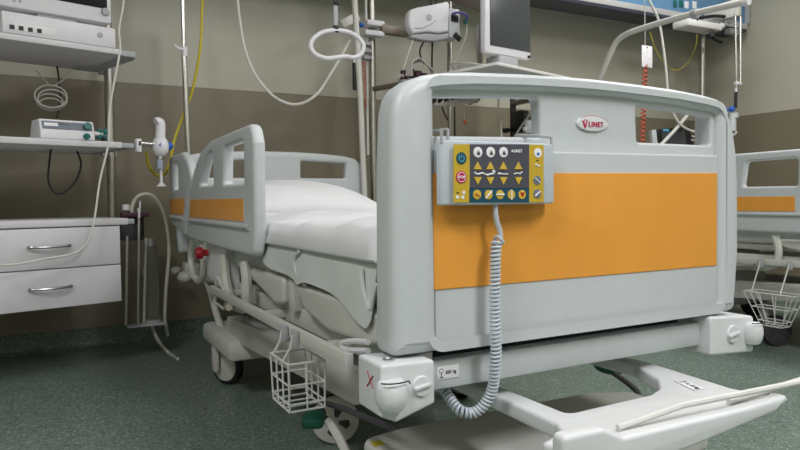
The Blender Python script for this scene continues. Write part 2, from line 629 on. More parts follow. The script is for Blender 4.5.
# --- bed frame
f = MB()
for x in (.10, .92):
    f.bx((x - .025, .02, .405), (x + .025, 2.2, .455), .004)
for y in (.5, 1.2, 2.17):
    f.bx((.12, y - .025, .41), (.90, y + .025, .45), .004)
f.build('bed_frame', 'frame', bed)
MB().bx((.09, .012, .383), (.90, .045, .4385), .004).build('foot_crossbar', 'bed', bed)
lo, hi = Vector((.128, 0, .402)), Vector((.176, 0, .427))
lb = MB().bx((lo.x, .0105, lo.z), (hi.x, .0125, hi.z), .0005).build('load_label', 'labelwhite', bed, label='white load label reading 200 kg')
li = MB().text('200 kg', .0092, (lo.x + .0170, .0102, (lo.z + hi.z) / 2), X, Z, .0004, bold=.0001)
cx, cz = lo.x + .0085, (lo.z + hi.z) / 2
li.tube([(cx + .0045 * math.cos(a), .0102, cz + .004 + .004 * math.sin(a)) for a in [2 * math.pi * q / 14 for q in range(14)]], .0006, segs=4, closed=True)
li.bx((cx - .0006, 0.0098, cz - .008), (cx + .0006, .0106, cz))
li.bx((cx - .0045, .0098, cz - .0092), (cx + .0045, .0106, cz - .008))
li.build('load_label_print', 'ink', lb)
# accessory rail
t_ = MB().bx((-.006, .132, .415), (.010, 1.36, .443), .003)
t_.build('accessory_rail', 'frame', bed)
MB().bx((-.0065, .1305, .4145), (.0105, .134, .4435), .001).build('rail_end_cap', 'white', bed)
for y in (.28, .75, 1.25):
    MB().bx((.008, y - .012, .415), (.08, y + .012, .437), .002).build('rail_bracket', 'frame', bed)
MB().tube([P(x, y, X=.02) for x, y in ((368, 342), (352, 341), (343, 343), (342, 346), (348, 350), (368, 351))], .006, 4, 8).build('pull_loop', 'white', bed)


# --- corner bumpers at the foot end
def bumper(out, rollx, rr, dialx, dr, y0, zd):
    m = MB()
    m.plate(out[::-1], (0, y0 + .048, 0), X, Z, .096, .006)
    b = m.build('corner_bumper', 'bumper', bed)
    k = rr / .0345
    MB().lathe([(.014 * k, -.027), (.024 * k, -.024), (.0315 * k, -.013), (.0345 * k, 0), (.0335 * k, .012), (.030 * k, .022), (.024 * k, .0265)], (rollx, y0 - .004, .403), Z, 28).build('bumper_roller', 'bumper', b)
    MB().tube([Vector((rollx + (rr + .004) * math.cos(R(a_)), y0 - .004 + (rr + .004) * math.sin(R(a_)) * .9, .4315 - .004 * max(0, a_ - 310) / 10)) for a_ in range(215, 341, 9)], .0013, segs=6).build('roller_gap', 'black', b)
    MB().lathe([(dr, 0), (dr, .0025), (dr * .92, .005), (.0, .005)], (dialx, y0, zd), (0, -1, 0), 28).build('knob_base', 'bumper', b)
    MB().box((dialx, y0 - .0065, zd), (dr * 1.85, .007, dr * .36), .002, (Vector((.985, 0, .17)), Y, Vector((-.17, 0, .985)))).build('twist_knob', 'bumper', b)
    return b


bl = bumper(rp([(-.010, .366, .006), (-.010, .457, .008), (.099, .453, .008), (.099, .374, .006), (.020, .352, .01)]), .008, .0295, .070, .0185, -.03, .410)
br = bumper(rp([(.860, .364, .008), (.860, .456, .01), (1.020, .444, .012), (1.020, .354, .01)]), 1.007, .025, .937, .0215, -.02, .408)
sc = Vector((.020, .0, .4565))
MB().lathe([(.011, 0), (.011, .0015), (.007, .002), (.006, .0008), (0, .0008)], sc, Z, 20).build('bolt_cover', 'chrome', bl)
rx = MB()
for a, b in (((367, 371), (373, 388)), ((373, 376), (367, 386))):
    rx.tube([P(*a, X=-.0108), P(*b, X=-.0108)], .0014, segs=5)
rx.build('crayon_cross', 'red', bl, label='red and black cross mark')

# --- undercarriage
uc = MB()
uc.plate(rp([(.10, .02, .03), (.92, .02, .03), (.92, .28, .04), (.80, .33, .04), (.22, .34, .04), (.11, .32, .03)]), (0, 0, .155), X, Y, .09, .02, (), 3)
uc.build('base_cover', 'base', bed)
st = P(365, 441, Z=.201) + Vector((.02, -.025, 0))
MB().bx((st.x - .012, st.y - .012, .199), (st.x + .012, st.y + .012, .2015)).build('warning_sticker', 'sticker', bed, label='small yellow warning sticker')
MB().box((.128, .93, .284), (.07, 1.22, .085), .008, (X, Vector((0, 1.0, -.052)).normalized(), Vector((0, .052, 1.0)).normalized())).build('base_beam', 'base', bed)
MB().bx((.84, .98, .19), (.91, 1.60, .27), .008).build('base_beam', 'base', bed)
MB().bx((.05, 1.33, .160), (.97, 1.80, .236), .02).build('head_base_cover', 'base', bed)
for y in (.80, 1.50):
    c_ = MB().bx((.40, y - .07, .2), (.62, y + .07, .33), .01).build('lifting_column', 'base', bed)
    MB().bx((.42, y - .05, .32), (.60, y + .05, .44), .008).build('inner_column', 'frame', c_)
MB().tube([P(x, y, X=.10) for x, y in ((202, 268), (210, 290), (216, 312), (222, 330))], .014, 5, 8).build('cable_guide', 'frame', bed)
# castors
w1 = wheel(bed, (.118, 1.645, .075), (-.83, -.55, 0))
MB().bx((.058, 1.625, .055), (.082, 1.675, .17), .01).build('fork_cover', 'base', w1)
w2 = wheel(bed, (.250, .82, .075), (-.42, -.9, 0), 1.22)
hb = MB()
ax = Vector((-.42, -.9, 0)).normalized()
ua = Vector((0, 0, 1)).cross(ax).normalized()
hc = Vector((.250, .82, .075)) + ax * .027
for a0 in (75, 165, 255, 345):
    pts = []
    for rr, aa in ((.014, a0 - 25), (.042, a0 - 20), (.047, a0), (.042, a0 + 18), (.014, a0 + 20)):
        pts.append((rr * math.cos(R(aa)), rr * math.sin(R(aa))))
    hb.plate(pts, hc, ua, Z, .004, .001)
hb.build('hub_recess', 'hub', w2)
MB().box((.30, .90, .16), (.05, .05, .08), .01).build('fork_cover', 'base', w2)
for c in ((.86, 1.66, .075), (.84, 1.02, .075)):
    ww = wheel(bed, c, (-.9, -.3, 0))
    MB().bx((c[0] + .02, c[1] - .03, .06), (c[0] + .05, c[1] + .03, .19), .01).build('fork_cover', 'base', ww)
# pedals
pc = P(314, 418, X=.05)
pd = MB().box(pc, (.055, .10, .03), .013, (Vector((.9, -.43, 0)), Vector((.43, .9, 0)), Z)).build('brake_pedal', 'green', bed, label='green foot pedal')
MB().tube([P(322, 402, X=.075), P(345, 409, X=.075), P(392, 428, X=.075)], .007, 0, 8).build('pedal_lever', 'hub', pd)
MB().tube([P(328, 420, X=.07), P(338, 436, X=.08), P(347, 455, X=.09)], .011, 3, 8).build('pedal_arm', 'base', pd)
pc2 = P(610, 367, Z=.18)
pd2 = MB().ball(pc2, (.045, .06, .022)).build('brake_pedal', 'green', bed, label='green foot pedal')
MB().tube([P(598, 364, Z=.17), P(618, 376, Z=.17), P(636, 390, Z=.17), P(640, 398, Z=.16)], .009, 3, 8).build('pedal_lever', 'hub', pd2)

# --- pull-out linen shelf under the foot end
zs = .345
sh = MB()
outline = rp([(.19, -.258, .01), (.735, -.258, .02), (.738, -.22, .01), (.726, -.17, .01), (.751, .056, 0), (.742, .30, .01), (.700, .30, .01), (.706, .071, .01), (.650, -.045, .015), (.598, -.095, .01), (.547, -.116, .015), (.327, -.122, .015), (.322, .30, .01), (.285, .30, .01), (.272, -.15, .02), (.25, -.19, .01), (.19, -.21, .01)])
sh.plate(outline, (0, 0, zs - .016), X, Y, .032, .008, (), 3)
shf = sh.build('linen_shelf', 'bumper', bed)
lip = MB()
lip.plate(rp([(.178, .292, .018), (.178, .376, .012), (.262, .374, .012), (.306, .352, .008), (.62, .350, 0), (.742, .354, .008), (.737, .345, .008), (.708, .328, .01), (.461, .303, 0)])[::-1], (0, -.262, 0), X, Z, .03, .008, (), 3)
lip.build('shelf_lip', 'bumper', shf)
wb = MB()
s1, s2 = P(618, 428, Z=zs + .006), P(729, 402, Z=zs + .006)
e1 = P(682, 405.5, Z=zs + .025)
wb.tube([s1, e1, P(800, 382, Z=zs + .028), P(840, 372, Z=zs + .03), P(846, 366, Z=zs + .032), P(838, 366, Z=zs + .03), P(800, 380, Z=zs + .016), s2], .006, 0, 8)
wb.build('wire_bail', 'wire', shf)
c1 = P(689, 385, Z=zs + .001)
ang = math.atan2(-.055, .60)
lu = (P(700, 391, Z=zs) - P(676, 380, Z=zs)).normalized()
lv = Z.cross(lu)
sl = MB().box(c1 + Z * .0005, (.070, .026, .0012), .0004, (lu, lv, Z)).build('load_label', 'labelwhite', shf, label='white load label reading up to 15 kg')
lt = MB().text('\u2264 15 kg', 0.0135, c1 + Z * .0016 - lu * .008, lu, lv, .0003, bold=.0003)
lt.tube([c1 + Z * .0015 + lu * (-.020 + .005 * math.cos(a)) + lv * (.003 + .0035 * math.sin(a)) for a in [2 * math.pi * q / 12 for q in range(12)]], .0006, segs=4, closed=True)
lt.box(c1 + Z * .0015 - lu * .020 - lv * .006, (.010, .0014, .0008), 0, (lu, lv, Z))
lt.build('load_label_print', 'ink', sl)
for x in (.304, .722):
    MB().bx((x - .012, .22, zs - .006), (x + .012, .29, zs + .075), .003).build('shelf_hanger', 'frame', shf)

# ------------------------------------------------------------------ mattress and bedding of the near bed
def soft(name, lo, hi, bevel, amp, seed, material, label, cat, cuts=14, crown=0, group=None):
    m = MB()
    m.bx(lo, hi, 0)
    b = m.bm
    bmesh.ops.bevel(b, geom=list(b.edges), offset=bevel, segments=4, profile=.5, affect='EDGES')
    bmesh.ops.triangulate(b, faces=[f for f in b.faces if len(f.verts) > 4])
    for it in range(4):
        es = [e for e in b.edges if e.calc_length() > .09]
        if es:
            bmesh.ops.subdivide_edges(b, edges=es, cuts=1, use_grid_fill=True)
    rn = random.Random(seed)
    ph = [rn.uniform(0, 6.28) for _ in range(6)]
    lo, hi = Vector(lo), Vector(hi)
    for v in b.verts:
        u = (v.co.x - lo.x) / (hi.x - lo.x) * 2 - 1
        w_ = (v.co.y - lo.y) / (hi.y - lo.y) * 2 - 1
        q = (math.sin(v.co.y * 17 + v.co.x * 9 + ph[0]) + math.sin(v.co.y * 31 - v.co.x * 13 + ph[1]) * .6 + math.sin(v.co.x * 23 + ph[2]) * .6)
        tz = (v.co.z - lo.z) / (hi.z - lo.z)
        v.co.z += (amp * q + crown * (1 - u * u) * (1 - w_ * w_)) * tz
        v.co.x += amp * .6 * math.sin(v.co.y * 21 + ph[3] + v.co.z * 30)
    return m.build(name, material, None, label, cat, group, angle=60)


mt = thing('mattress', (.512, 1.1, .506), 'pale grey mattress on the near bed with a loose draped cover flap', 'mattress')
mm = soft('mattress_core', (.062, .105, .5065), (.962, 2.165, .63), .03, .0012, 1, 'mattress', None, None)
mm.name = 'core'
mm.parent = mt
mm.location = mm.location - mt.location
for kx in ('label', 'category'):
    if kx in mm:
        del mm[kx]
# draped cover flap: a sheet hanging over the edge with a swooping hem
fl = MB()
hem = [(266, 258), (276, 268), (290, 274), (299, 279), (303, 284), (312, 282), (325, 287), (338, 294), (350, 305), (362, 318), (370, 325), (375, 327), (379, 320)]
hem = smooth_path([(x, y, 0) for x, y in hem], 5)
top_y0, top_y1 = P(266, 240, X=.055).y, .11
rows = 10
grid = []
for i, h in enumerate(hem):
    hp = P(h.x, h.y, X=.052)
    tp = Vector((.060, hp.y, .632))
    col = []
    for j in range(rows + 1):
        t = j / rows
        q = tp.lerp(hp, t)
        fold = .003 * math.sin(hp.y * 19 + t * 2.2) * t
        q.x = .055 - .013 * t ** .5 + fold - .006 * t
        col.append(q)
    grid.append(col)
vs = [[fl.bm.verts.new(p) for p in c] for c in grid]
for i in range(len(vs) - 1):
    for j in range(rows):
        fl.bm.faces.new((vs[i][j], vs[i + 1][j], vs[i + 1][j + 1], vs[i][j + 1]))
bmesh.ops.recalc_face_normals(fl.bm, faces=fl.bm.faces)
bmesh.ops.solidify(fl.bm, geom=list(fl.bm.faces), thickness=.002)
fl.build('cover_flap', 'mattress', mt)
cr = [(299, 251), (295, 258), (295, 268), (299, 278), (305, 285)]
MB().tube([P(x, y, X=.040) for x, y in cr], .004, 6, 6).build('cover_fold', 'mattress', mt)
cr = [(361, 268), (363, 285), (367, 302), (371, 309), (373, 300), (377, 284)]
MB().tube([P(x, y, X=.038) for x, y in cr], .0045, 6, 6).build('cover_fold', 'mattress', mt)


def duvet(name, y0, y1, z0, label):
    m = MB()
    nx, ny = 44, 40
    x0, x1 = .035, .985
    tops, bots = [], []
    rn = random.Random(7)
    for i in range(nx + 1):
        ct, cb = [], []
        for j in range(ny + 1):
            u, v = i / nx, j / ny
            x = x0 + (x1 - x0) * u
            y = y0 + (y1 - y0) * v + .02 * math.sin(u * 9) * (1 - v) * .5
            du = min(u, 1 - u) * (x1 - x0)
            dv = min(v, 1 - v) * (y1 - y0)
            e = min(du, dv)
            rd = .03
            k = math.sqrt(max(0, 1 - (1 - min(e, rd) / rd) ** 2))
            th = .052 + .012 * math.sin(y * 6 + x * 2) * .5
            wr = .0035 * math.sin(y * 26 + x * 11) + .0025 * math.sin(y * 47 - x * 9 + 2) + .003 * math.sin(x * 37 + y * 8)
            zb = z0 - .016 * math.exp(-(u * (x1 - x0) / .05) ** 2)
            zt = zb + .006 + (th + wr) * k
            ct.append(m.bm.verts.new((x, y, zt)))
            cb.append(m.bm.verts.new((x + (.004 if u == 0 else 0), y, zb)))
        tops.append(ct)
        bots.append(cb)
    for i in range(nx):
        for j in range(ny):
            m.bm.faces.new((tops[i][j], tops[i + 1][j], tops[i + 1][j + 1], tops[i][j + 1]))
            m.bm.faces.new((bots[i][j], bots[i][j + 1], bots[i + 1][j + 1], bots[i + 1][j]))
    for j in range(ny):
        m.bm.faces.new((tops[0][j], tops[0][j + 1], bots[0][j + 1], bots[0][j]))
        m.bm.faces.new((tops[nx][j], bots[nx][j], bots[nx][j + 1], tops[nx][j + 1]))
    for i in range(nx):
        m.bm.faces.new((tops[i][0], bots[i][0], bots[i + 1][0], tops[i + 1][0]))
        m.bm.faces.new((tops[i][ny], tops[i + 1][ny], bots[i + 1][ny], bots[i][ny]))
    return m.build(name, 'sheet', None, label, 'duvet', angle=70)


duvet('duvet', .084, 1.46, .636, 'folded white duvet lying flat over the foot half of the near bed')


def pillow(name, c, s, tilt, label, cat):
    m = MB()
    n = 26
    top_, bot = {}, {}
    for i in range(n + 1):
        for j in range(n + 1):
            u, v = i / n * 2 - 1, j / n * 2 - 1
            pin = 1 - .05 * (1 - abs(u)) * abs(v) ** 4 - .0
            x = u * s[0] * (1 - .06 * (1 - v * v) * abs(u) ** 6)
            y = v * s[1] * (1 - .06 * (1 - u * u) * abs(v) ** 6)
            h = s[2] * ((1 - abs(u) ** 2.3) * (1 - abs(v) ** 2.6)) ** .55
            h *= 1 + .04 * math.sin(u * 7 + v * 5)
            q = Matrix.Rotation(tilt, 3, 'X') @ Vector((x, y, h))
            q2 = Matrix.Rotation(tilt, 3, 'X') @ Vector((x, y, -h * .5 - .0001))
            top_[i, j] = m.bm.verts.new(Vector(c) + q)
            bot[i, j] = top_[i, j] if abs(u) == 1 or abs(v) == 1 else m.bm.verts.new(Vector(c) + q2)
    for i in range(n):
        for j in range(n):
            m.bm.faces.new((top_[i, j], top_[i + 1, j], top_[i + 1, j + 1], top_[i, j + 1]))
            m.bm.faces.new((bot[i, j], bot[i, j + 1], bot[i + 1, j + 1], bot[i + 1, j]))
    return m.build(name, 'sheet', None, label, cat, angle=80)


pillow('pillow', (.44, 1.80, .702), (.375, .33, .128), R(5), 'plump white pillow against the headboard of the near bed', 'pillow')

# ------------------------------------------------------------------ wire baskets
def basket(name, x, y0, y1, ztop, zbot, label, xo, xi, taper, zrail=.426):
    ym = (y0 + y1) / 2
    t = thing(name, ((xo + xi) / 2, ym, zbot), label, 'wire basket')
    r = .0026

    def lv(f):
        s = 1 + (taper - 1) * f
        z = ztop + (zbot - ztop) * f
        yy0, yy1 = ym + (y0 - ym) * s, ym + (y1 - ym) * s
        xx = xi + (xo - xi) * (.5 + .5 * s)
        return [Vector((xi, yy0, z)), Vector((xi, yy1, z)), Vector((xx, yy1, z)), Vector((xx, yy0, z))]
    A, B, C_, D = lv(0), lv(.45), lv(.85), lv(1)
    MB().tube(A, r * 1.2, segs=6, closed=True).build('rim', 'wire', t)
    for Q in (B, C_, D):
        MB().tube(Q, r, segs=6, closed=True).build('hoop', 'wire', t)
    for s_ in range(4):
        n = 2 if s_ % 2 else 3
        for q in range(n):
            f = q / n
            MB().tube([A[s_].lerp(A[(s_ + 1) % 4], f), D[s_].lerp(D[(s_ + 1) % 4], f)], r * .9, segs=6).build('wire_stave', 'wire', t)
    for q in (1, 2):
        MB().tube([D[0].lerp(D[1], q / 3), D[3].lerp(D[2], q / 3)], r * .9, segs=6).build('wire_stave', 'wire', t)
    for f in (.2, .78):
        y = y0 + (y1 - y0) * f
        MB().tube([(x - .012, y, zrail + .008), (x - .016, y + .004, zrail - .02), (xo, y + .012, ztop)], r * 1.3, 0, 6).build('hanger', 'wire', t)
        MB().bx((x - .014, y - .012, zrail - .022), (x - .0005, y + .012, zrail + .018), .004).build('rail_clip', 'greyplastic', t)
    return t


basket('wire_basket', -.0065, .38, .515, .372, .262, 'white wire basket clipped to the side rail of the near bed', -.040, .048, .92)

# ------------------------------------------------------------------ lifting pole with grab handle (near bed)
t = thing('lifting_pole', (1.000, 2.17, .46), 'white bed lifting pole with a hanging kidney-shaped grab handle', 'lifting pole')
pts = [Vector((1.000, 2.17, .46)), P(366, 225, Y=2.17), P(363, 160, Y=2.17), P(360.5, 100, Y=2.17), P(357, 40, Y=2.17), P(354.5, 0, Y=2.17), Vector((.90, 2.10, 2.0)), Vector((.86, 2.02, 2.14)), Vector((.75, 1.85, 2.22)), Vector((.65, 1.65, 2.26))]
MB().tube(pts, .0155, 6, 14).build('pole', 'pole', t)
gy = 1.85
gr = [P(x, y, Y=gy) for x, y in ((336, 30.5), (324, 32), (314, 38), (310.5, 46), (315, 54), (326, 58.3), (336, 57.5), (346, 56.5), (354, 57.5), (361, 54), (363.5, 46), (358, 37.5), (348, 32))]
MB().tube(gr, .011, 6, 12, closed=True).build('grab_handle', 'white', t)
g0 = P(336, 29, Y=gy)
MB().box(g0, (.026, .02, .034), .005).build('handle_clamp', 'black', t)
g1 = Vector((g0.x, gy, 2.23))
MB().box((g0.x, gy, (g0.z + 2.235) / 2), (.02, .004, 2.235 - g0.z)).build('strap', 'greyplastic', t)
gb = P(336, 2, Y=gy)
MB().box((gb.x, gy, gb.z), (.026, .012, .03), .003).build('strap_buckle', 'black', t)

# ------------------------------------------------------------------ bed control handset on the footboard
hs = thing('bed_control_handset', (.24, -.03, .73), 'grey bed control handset with yellow and blue keypad hooked on the footboard', 'bed control')
yf = -.046
hx0, hx1 = P(439, 170, Y=-.028).x, P(556.5, 170, Y=-.036).x
body = rp([(hx0, -.016, .005), (hx0, -.030, .012), (hx0 + .035, yf, .03), (hx1 - .035, yf, .03), (hx1, -.030, .012), (hx1, -.016, .005)])
zt, zb = P(500, 141.5, Y=yf).z, P(500, 204.5, Y=yf).z
MB().plate(body, (0, 0, (zt + zb) / 2), X, Y, zt - zb, .004, (), 3).build('housing', 'handset', hs)
yk = yf - .0005


def K(x, y):
    return P(x, y, Y=yk)


def quad(x0, y0, x1, y1, name, material, d=.0012, **kw):
    a, b, c, d_ = K(x0, y0), K(x1, y0), K(x1, y1), K(x0, y1)
    return MB().plate([(a.x, a.z), (d_.x, d_.z), (c.x, c.z), (b.x, b.z)], (0, yk, 0), X, Z, d).build(name, material, hs, **kw)


quad(453.5, 144.3, 469.5, 202.5, 'left_key_strip', 'yellow')
quad(469.5, 144.3, 529, 188.5, 'main_keypad', 'charcoal')
quad(469, 188, 529, 202.5, 'lower_keypad', 'teal')
quad(529, 144.8, 543.5, 202.2, 'right_key_strip', 'yellow')


def dot(m, x, y, r, d=.0016):
    c = K(x, y)
    m.lathe([(r, 0), (r, d), (r * .7, d + .0004), (0, d + .0004)], (c.x, yk, c.z), (0, -1, 0), 20)


def button(name, x, y, r, material, ring=None, label=None):
    m = MB()
    dot(m, x, y, r)
    o = m.build(name, material, hs, label=label)
    return o


for x in (477.5, 490.3, 503.2):
    o = button('lock_indicator', x, 152.2, .0096, 'labelwhite')
    m = MB()
    c = K(x + .3, 153.0)
    m.bx((c.x - .003, yk - .0026, c.z - .0035), (c.x + .003, yk - .0018, c.z + .001))
    m.tube([(c.x - .002, yk - .0022, c.z), (c.x - .002, yk - .0022, c.z + .0035), (c.x + .002, yk - .0022, c.z + .0035), (c.x + .002, yk - .0022, c.z)], .0006, segs=4)
    m.build('lock_symbol', 'ink', o)
o = button('lock_indicator', 537.5, 153, .0092, 'labelwhite')
m = MB()
dot(m, 537.5, 154, .003, .0024)
m.build('lock_symbol', 'cobalt', o)
o = button('power_button', 461, 158.3, .0108, 'teal')
m = MB()
c = K(461, 158.5)
m.tube([(c.x + .0055 * math.sin(a), yk - .0022, c.z + .0055 * math.cos(a)) for a in [R(35 + 290 * q / 16) for q in range(17)]], .0009, segs=5)
m.tube([(c.x, yk - .0022, c.z), (c.x, yk - .0022, c.z + .006)], .0009, segs=5)
m.build('power_symbol', 'cyan', o)
o = button('stop_button', 461, 177.2, .0112, 'crimson')
m = MB()
c = K(461, 177.2)
m.tube([(c.x + .0083 * math.sin(a), yk - .002, c.z + .0083 * math.cos(a)) for a in [2 * math.pi * q / 20 for q in range(20)]], .0006, segs=5, closed=True)
m.text('STOP', .006, (c.x, yk - .0022, c.z), X, Z, .0002, 'CENTER', .0002)
m.build('stop_symbol', 'labelwhite', o)
for x, n in ((477.3, 1), (490, 1), (503, 1), (518, 1)):
    for y, s in ((166, 1), (180.4, -1)):
        c = K(x, y)
        h = .0092
        tri = [(c.x - h * .95, c.z - s * h * .65), (c.x + h * .95, c.z - s * h * .65), (c.x, c.z + s * h * .85)]
        if s < 0:
            tri = tri[::-1]
        MB().plate(tri, (0, yk - .001, 0), X, Z, .0022).build('arrow_key', 'gold', hs)
m = MB()


def bar(pts, r):
    MB().tube([Vector((K(x, y).x, yk - .0012, K(x, y).z)) for x, y in pts], r, segs=5).build('keypad_symbol', 'labelwhite', hs)


bar([(474.5, 173), (477.5, 174.2), (482, 173), (486.5, 175), (494, 173.2)], .0016)
bar([(492.5, 172.3), (494, 171.3)], .003)
bar([(474, 172.2), (475.5, 173)], .0014)
bar([(497.5, 173.8), (507.5, 174.2)], .0012)
bar([(498, 172.8), (501, 173.2)], .0009)
bar([(513.5, 174), (517, 173), (520, 174)], .0012)
bar([(519, 173.8), (522, 171.8)], .001)
c = K(513, 151)
m.text('LINET', .0075, (c.x + .001, yk - .0012, c.z), X, Z, .0003, bold=.0002)
dot(m, 512, 151, .0022, .0014)
bar([(534.5, 165), (536.5, 164.5), (537, 166), (539.5, 166)], .0016)
m.build('keypad_lettering', 'labelwhite', hs)
for x, y in ((463.5, 192.5), (462.5, 197.3), (457.2, 197)):
    c = K(x, y)
    MB().bx((c.x - .0028, yk - .0014, c.z - .0028), (c.x + .0028, yk - .0006, c.z + .0028)).build('keypad_symbol', 'labelwhite', hs)
for x, y in ((457.5, 192.8), (537.3, 160.6)):
    c = K(x, y)
    MB().bx((c.x - .0024, yk - .0014, c.z - .001), (c.x + .0024, yk - .0006, c.z + .001)).build('keypad_mark', 'ink', hs)
for i, x in enumerate((476.8, 488.3, 499.7, 511, 521.8)):
    o = button('position_key', x, 194.6, .0086 if i < 4 else .0084, 'gold')
    m = MB()
    c = K(x, 194.6)
    if i == 0:
        m.tube([(c.x - .005, yk - .0022, c.z + .002), (c.x + .005, yk - .0022, c.z - .003)], .0014, segs=5)
        m.build('key_symbol', 'coilred', o)
    elif i == 4:
        m.plate([(c.x - .0055, c.z + .004), (c.x, c.z - .0055), (c.x + .0055, c.z + .004)], (0, yk - .002, 0), X, Z, .0008)
        m.build('key_symbol', 'red', o)
    else:
        d = ((.007, .007), (.0095, 0), (0, .0095))[i - 1]
        m.tube([(c.x - d[0], yk - .0022, c.z - d[1]), (c.x + d[0], yk - .0022, c.z + d[1])], .0014, segs=5)
        m.build('key_symbol', 'labelwhite', o)
for y, s in ((180.3, -1), (193.8, 1)):
    o = button('lock_dial', 536.8, y, .0088, 'patch')
    c = K(536.8, y)
    MB().tube([(c.x - .006, yk - .0024, c.z - .0045 * s), (c.x + .006, yk - .0024, c.z + .0045 * s)], .0015, segs=5).build('dial_pointer', 'labelwhite', o)
for xs in ((438.5, 445.5), (533, 548.5)):
    a, b = P(xs[0], 139, Y=-.02), P(xs[1], 139, Y=-.02)
    zt2 = zt + .02
    m = MB()
    if xs[0] < 500:
        m.tube([(a.x, -.03, zt - .005), (a.x, -.03, zt2), (b.x, -.028, zt2), (b.x, -.028, zt - .004)], .0034, segs=6)
        m.tube([(b.x, -.028, zt2), (b.x, .03, zt2 + .002)], .003, segs=6)
    else:
        m.tube([(a.x, .03, zt2 + .001), (a.x + .01, -.026, zt2 - .004), (b.x, -.028, zt2 - .006), (b.x, -.03, zt - .005)], .0034, segs=6)
    m.build('hook', 'greyplastic', hs)
# coiled cord
path = [P(495.5, 205, Y=-.034), P(495.5, 214, Y=-.036), P(497, 222, Y=-.036), P(500, 232, Y=-.036), P(500, 239, Y=-.036), P(496, 246, Y=-.036), P(495, 280, Y=-.036), P(495, 320, Y=-.036), P(496, 345, Y=-.036), P(495, 370, Y=-.03), P(492, 390, Y=-.02), P(484, 405, Y=-.01), P(473, 413, Y=.0), P(461, 411, Y=.01), P(452, 402, Y=.03), P(446, 392, Y=.05), P(440, 384, Y=.08)]
sp = smooth_path(path, 24)
L = [0]
for a, b in zip(sp, sp[1:]):
    L.append(L[-1] + (b - a).length)
MB().tube(sp[:100], .005, segs=8).build('cord_lead', 'handset', hs)
coil = []
start = L[98]
pitch, rad = .0076, .0083
tot = L[-1] - start
turns = tot / pitch
nper = 11
u = None
i = 0
for k2 in range(int(turns * nper)):
    s = start + k2 / nper * pitch
    while i < len(L) - 2 and L[i + 1] < s:
        i += 1
    f = (s - L[i]) / max(L[i + 1] - L[i], 1e-6)
    p = sp[i].lerp(sp[i + 1], min(max(f, 0), 1))
    T = (sp[min(i + 2, len(sp) - 1)] - sp[max(i - 1, 0)]).normalized()
    if u is None:
        u = (X - T * X.dot(T)).normalized()
    u = (u - T * u.dot(T)).normalized()
    v = T.cross(u)
    a = 2 * math.pi * k2 / nper
    coil.append(p + (u * math.cos(a) + v * math.sin(a)) * rad)
MB().tube(coil, .0032, segs=6).build('coiled_cord', 'handset', hs)

# ------------------------------------------------------------------ second bed: a copy of the first
bed2 = copy_tree(bed)
bed2.location = bed.location + Vector((2.44, -.155, 0))
bed2['label'] = 'white hospital bed with orange side panels standing at the right edge, partly out of frame'
for c_ in kids(bed2, 'side_rail'):
    c_.location.z -= .016
for c_ in kids(bed2, 'castor'):
    k_ = c_.children[0]
    for q_ in kids(c_, 'wheel_disc'):
        q_.data = q_.data.copy()
        q_.data.materials[0] = M['hub']  # disc recoloured dark to stand in for shadow on the castor
    if k_.bound_box[0][1] < 0 and k_.bound_box[0][0] < 0:
        c_.location += Vector((-.055, .28, 0))
basket('wire_basket', 2.44 - .0125, .70, .935, .292, .140, 'white wire basket clipped to the side rail of the right-hand bed', 2.37, 2.46, .42)

mt2 = copy_tree(mt)
mt2.location = mt.location + Vector((2.44, -.155, 0))
mt2['label'] = 'pale grey mattress on the right-hand bed, mostly hidden behind its orange-striped rail'
pw = bpy.data.objects['pillow'].copy()
COL.objects.link(pw)
pw.location = bpy.data.objects['pillow'].location + Vector((2.47, -.155, 0))
pw['label'] = 'white pillow on the right-hand bed, seen through the opening in its side rail'

# ------------------------------------------------------------------ left equipment pendant (turned 15 degrees)
CA = Vector((-.22, 2.05, 0))
ca = R(15)
CU = Vector((math.cos(ca), math.sin(ca), 0))
CN = Vector((-math.sin(ca), math.cos(ca), 0))
AX = (CU, CN, Z)


def Lc(x, y, z):
    return CA + CU * x + CN * y + Z * z


def PL(x, y, off=0.0):
    v = RX * ((x - 400) / FPX) + RD * ((y - 225) / FPX) + RF
    t = ((CA + CN * off - CAM).dot(CN)) / v.dot(CN)
    return CAM + v * t


def lbox(lo, hi, bevel=0, ax=AX, m=None, L=Lc):
    c = [(a + b) / 2 for a, b in zip(lo, hi)]
    s = [b - a for a, b in zip(lo, hi)]
    return (m or MB()).box(L(*c), s, bevel, ax)


pole_xy = Lc(.096, .41, 0)
t = thing('equipment_pendant', (pole_xy.x, pole_xy.y, .62), 'steel equipment column with two white shelves on the left', 'equipment column')
MB().cyl((pole_xy.x, pole_xy.y, .62), (pole_xy.x, pole_xy.y, CEIL), .021).build('pole', 'steel', t)
for z0, z1 in ((1.379, 1.403), (.979, 1.005)):
    s_ = lbox((-.95, 0, z0), (.012 if z0 > 1.2 else .0, .45, z1), .003).build('shelf', 'laminate', t)
    c_ = MB()
    if z0 > 1.2:
        c_.plate(rp([(.012, .0, .0), (.072, .002, .02), (.086, .06, .03), (.062, .45, .03), (-.06, .45, .02), (-.06, .36, .0), (.012, .3, 0)]), Lc(0, 0, 1.389), CU, CN, .026, .004)
    else:
        c_.plate(rp([(.0, .0, .0), (.055, .0, .01), (.06, .05, .03), (.045, .45, .03), (-.06, .45, .02), (-.06, .36, .0), (.0, .3, 0)]), Lc(0, 0, .991), CU, CN, .022, .004)
    c_.build('shelf_end_cap', 'greyplastic', s_)
    lbox((.062, .42, z0 - .01), (.13, .455, z0 + .03), .004).build('shelf_clamp', 'greyplastic', s_)
lbox((.015, .36, .625), (.13, .45, .665), .004).build('cabinet_clamp', 'greyplastic', t)

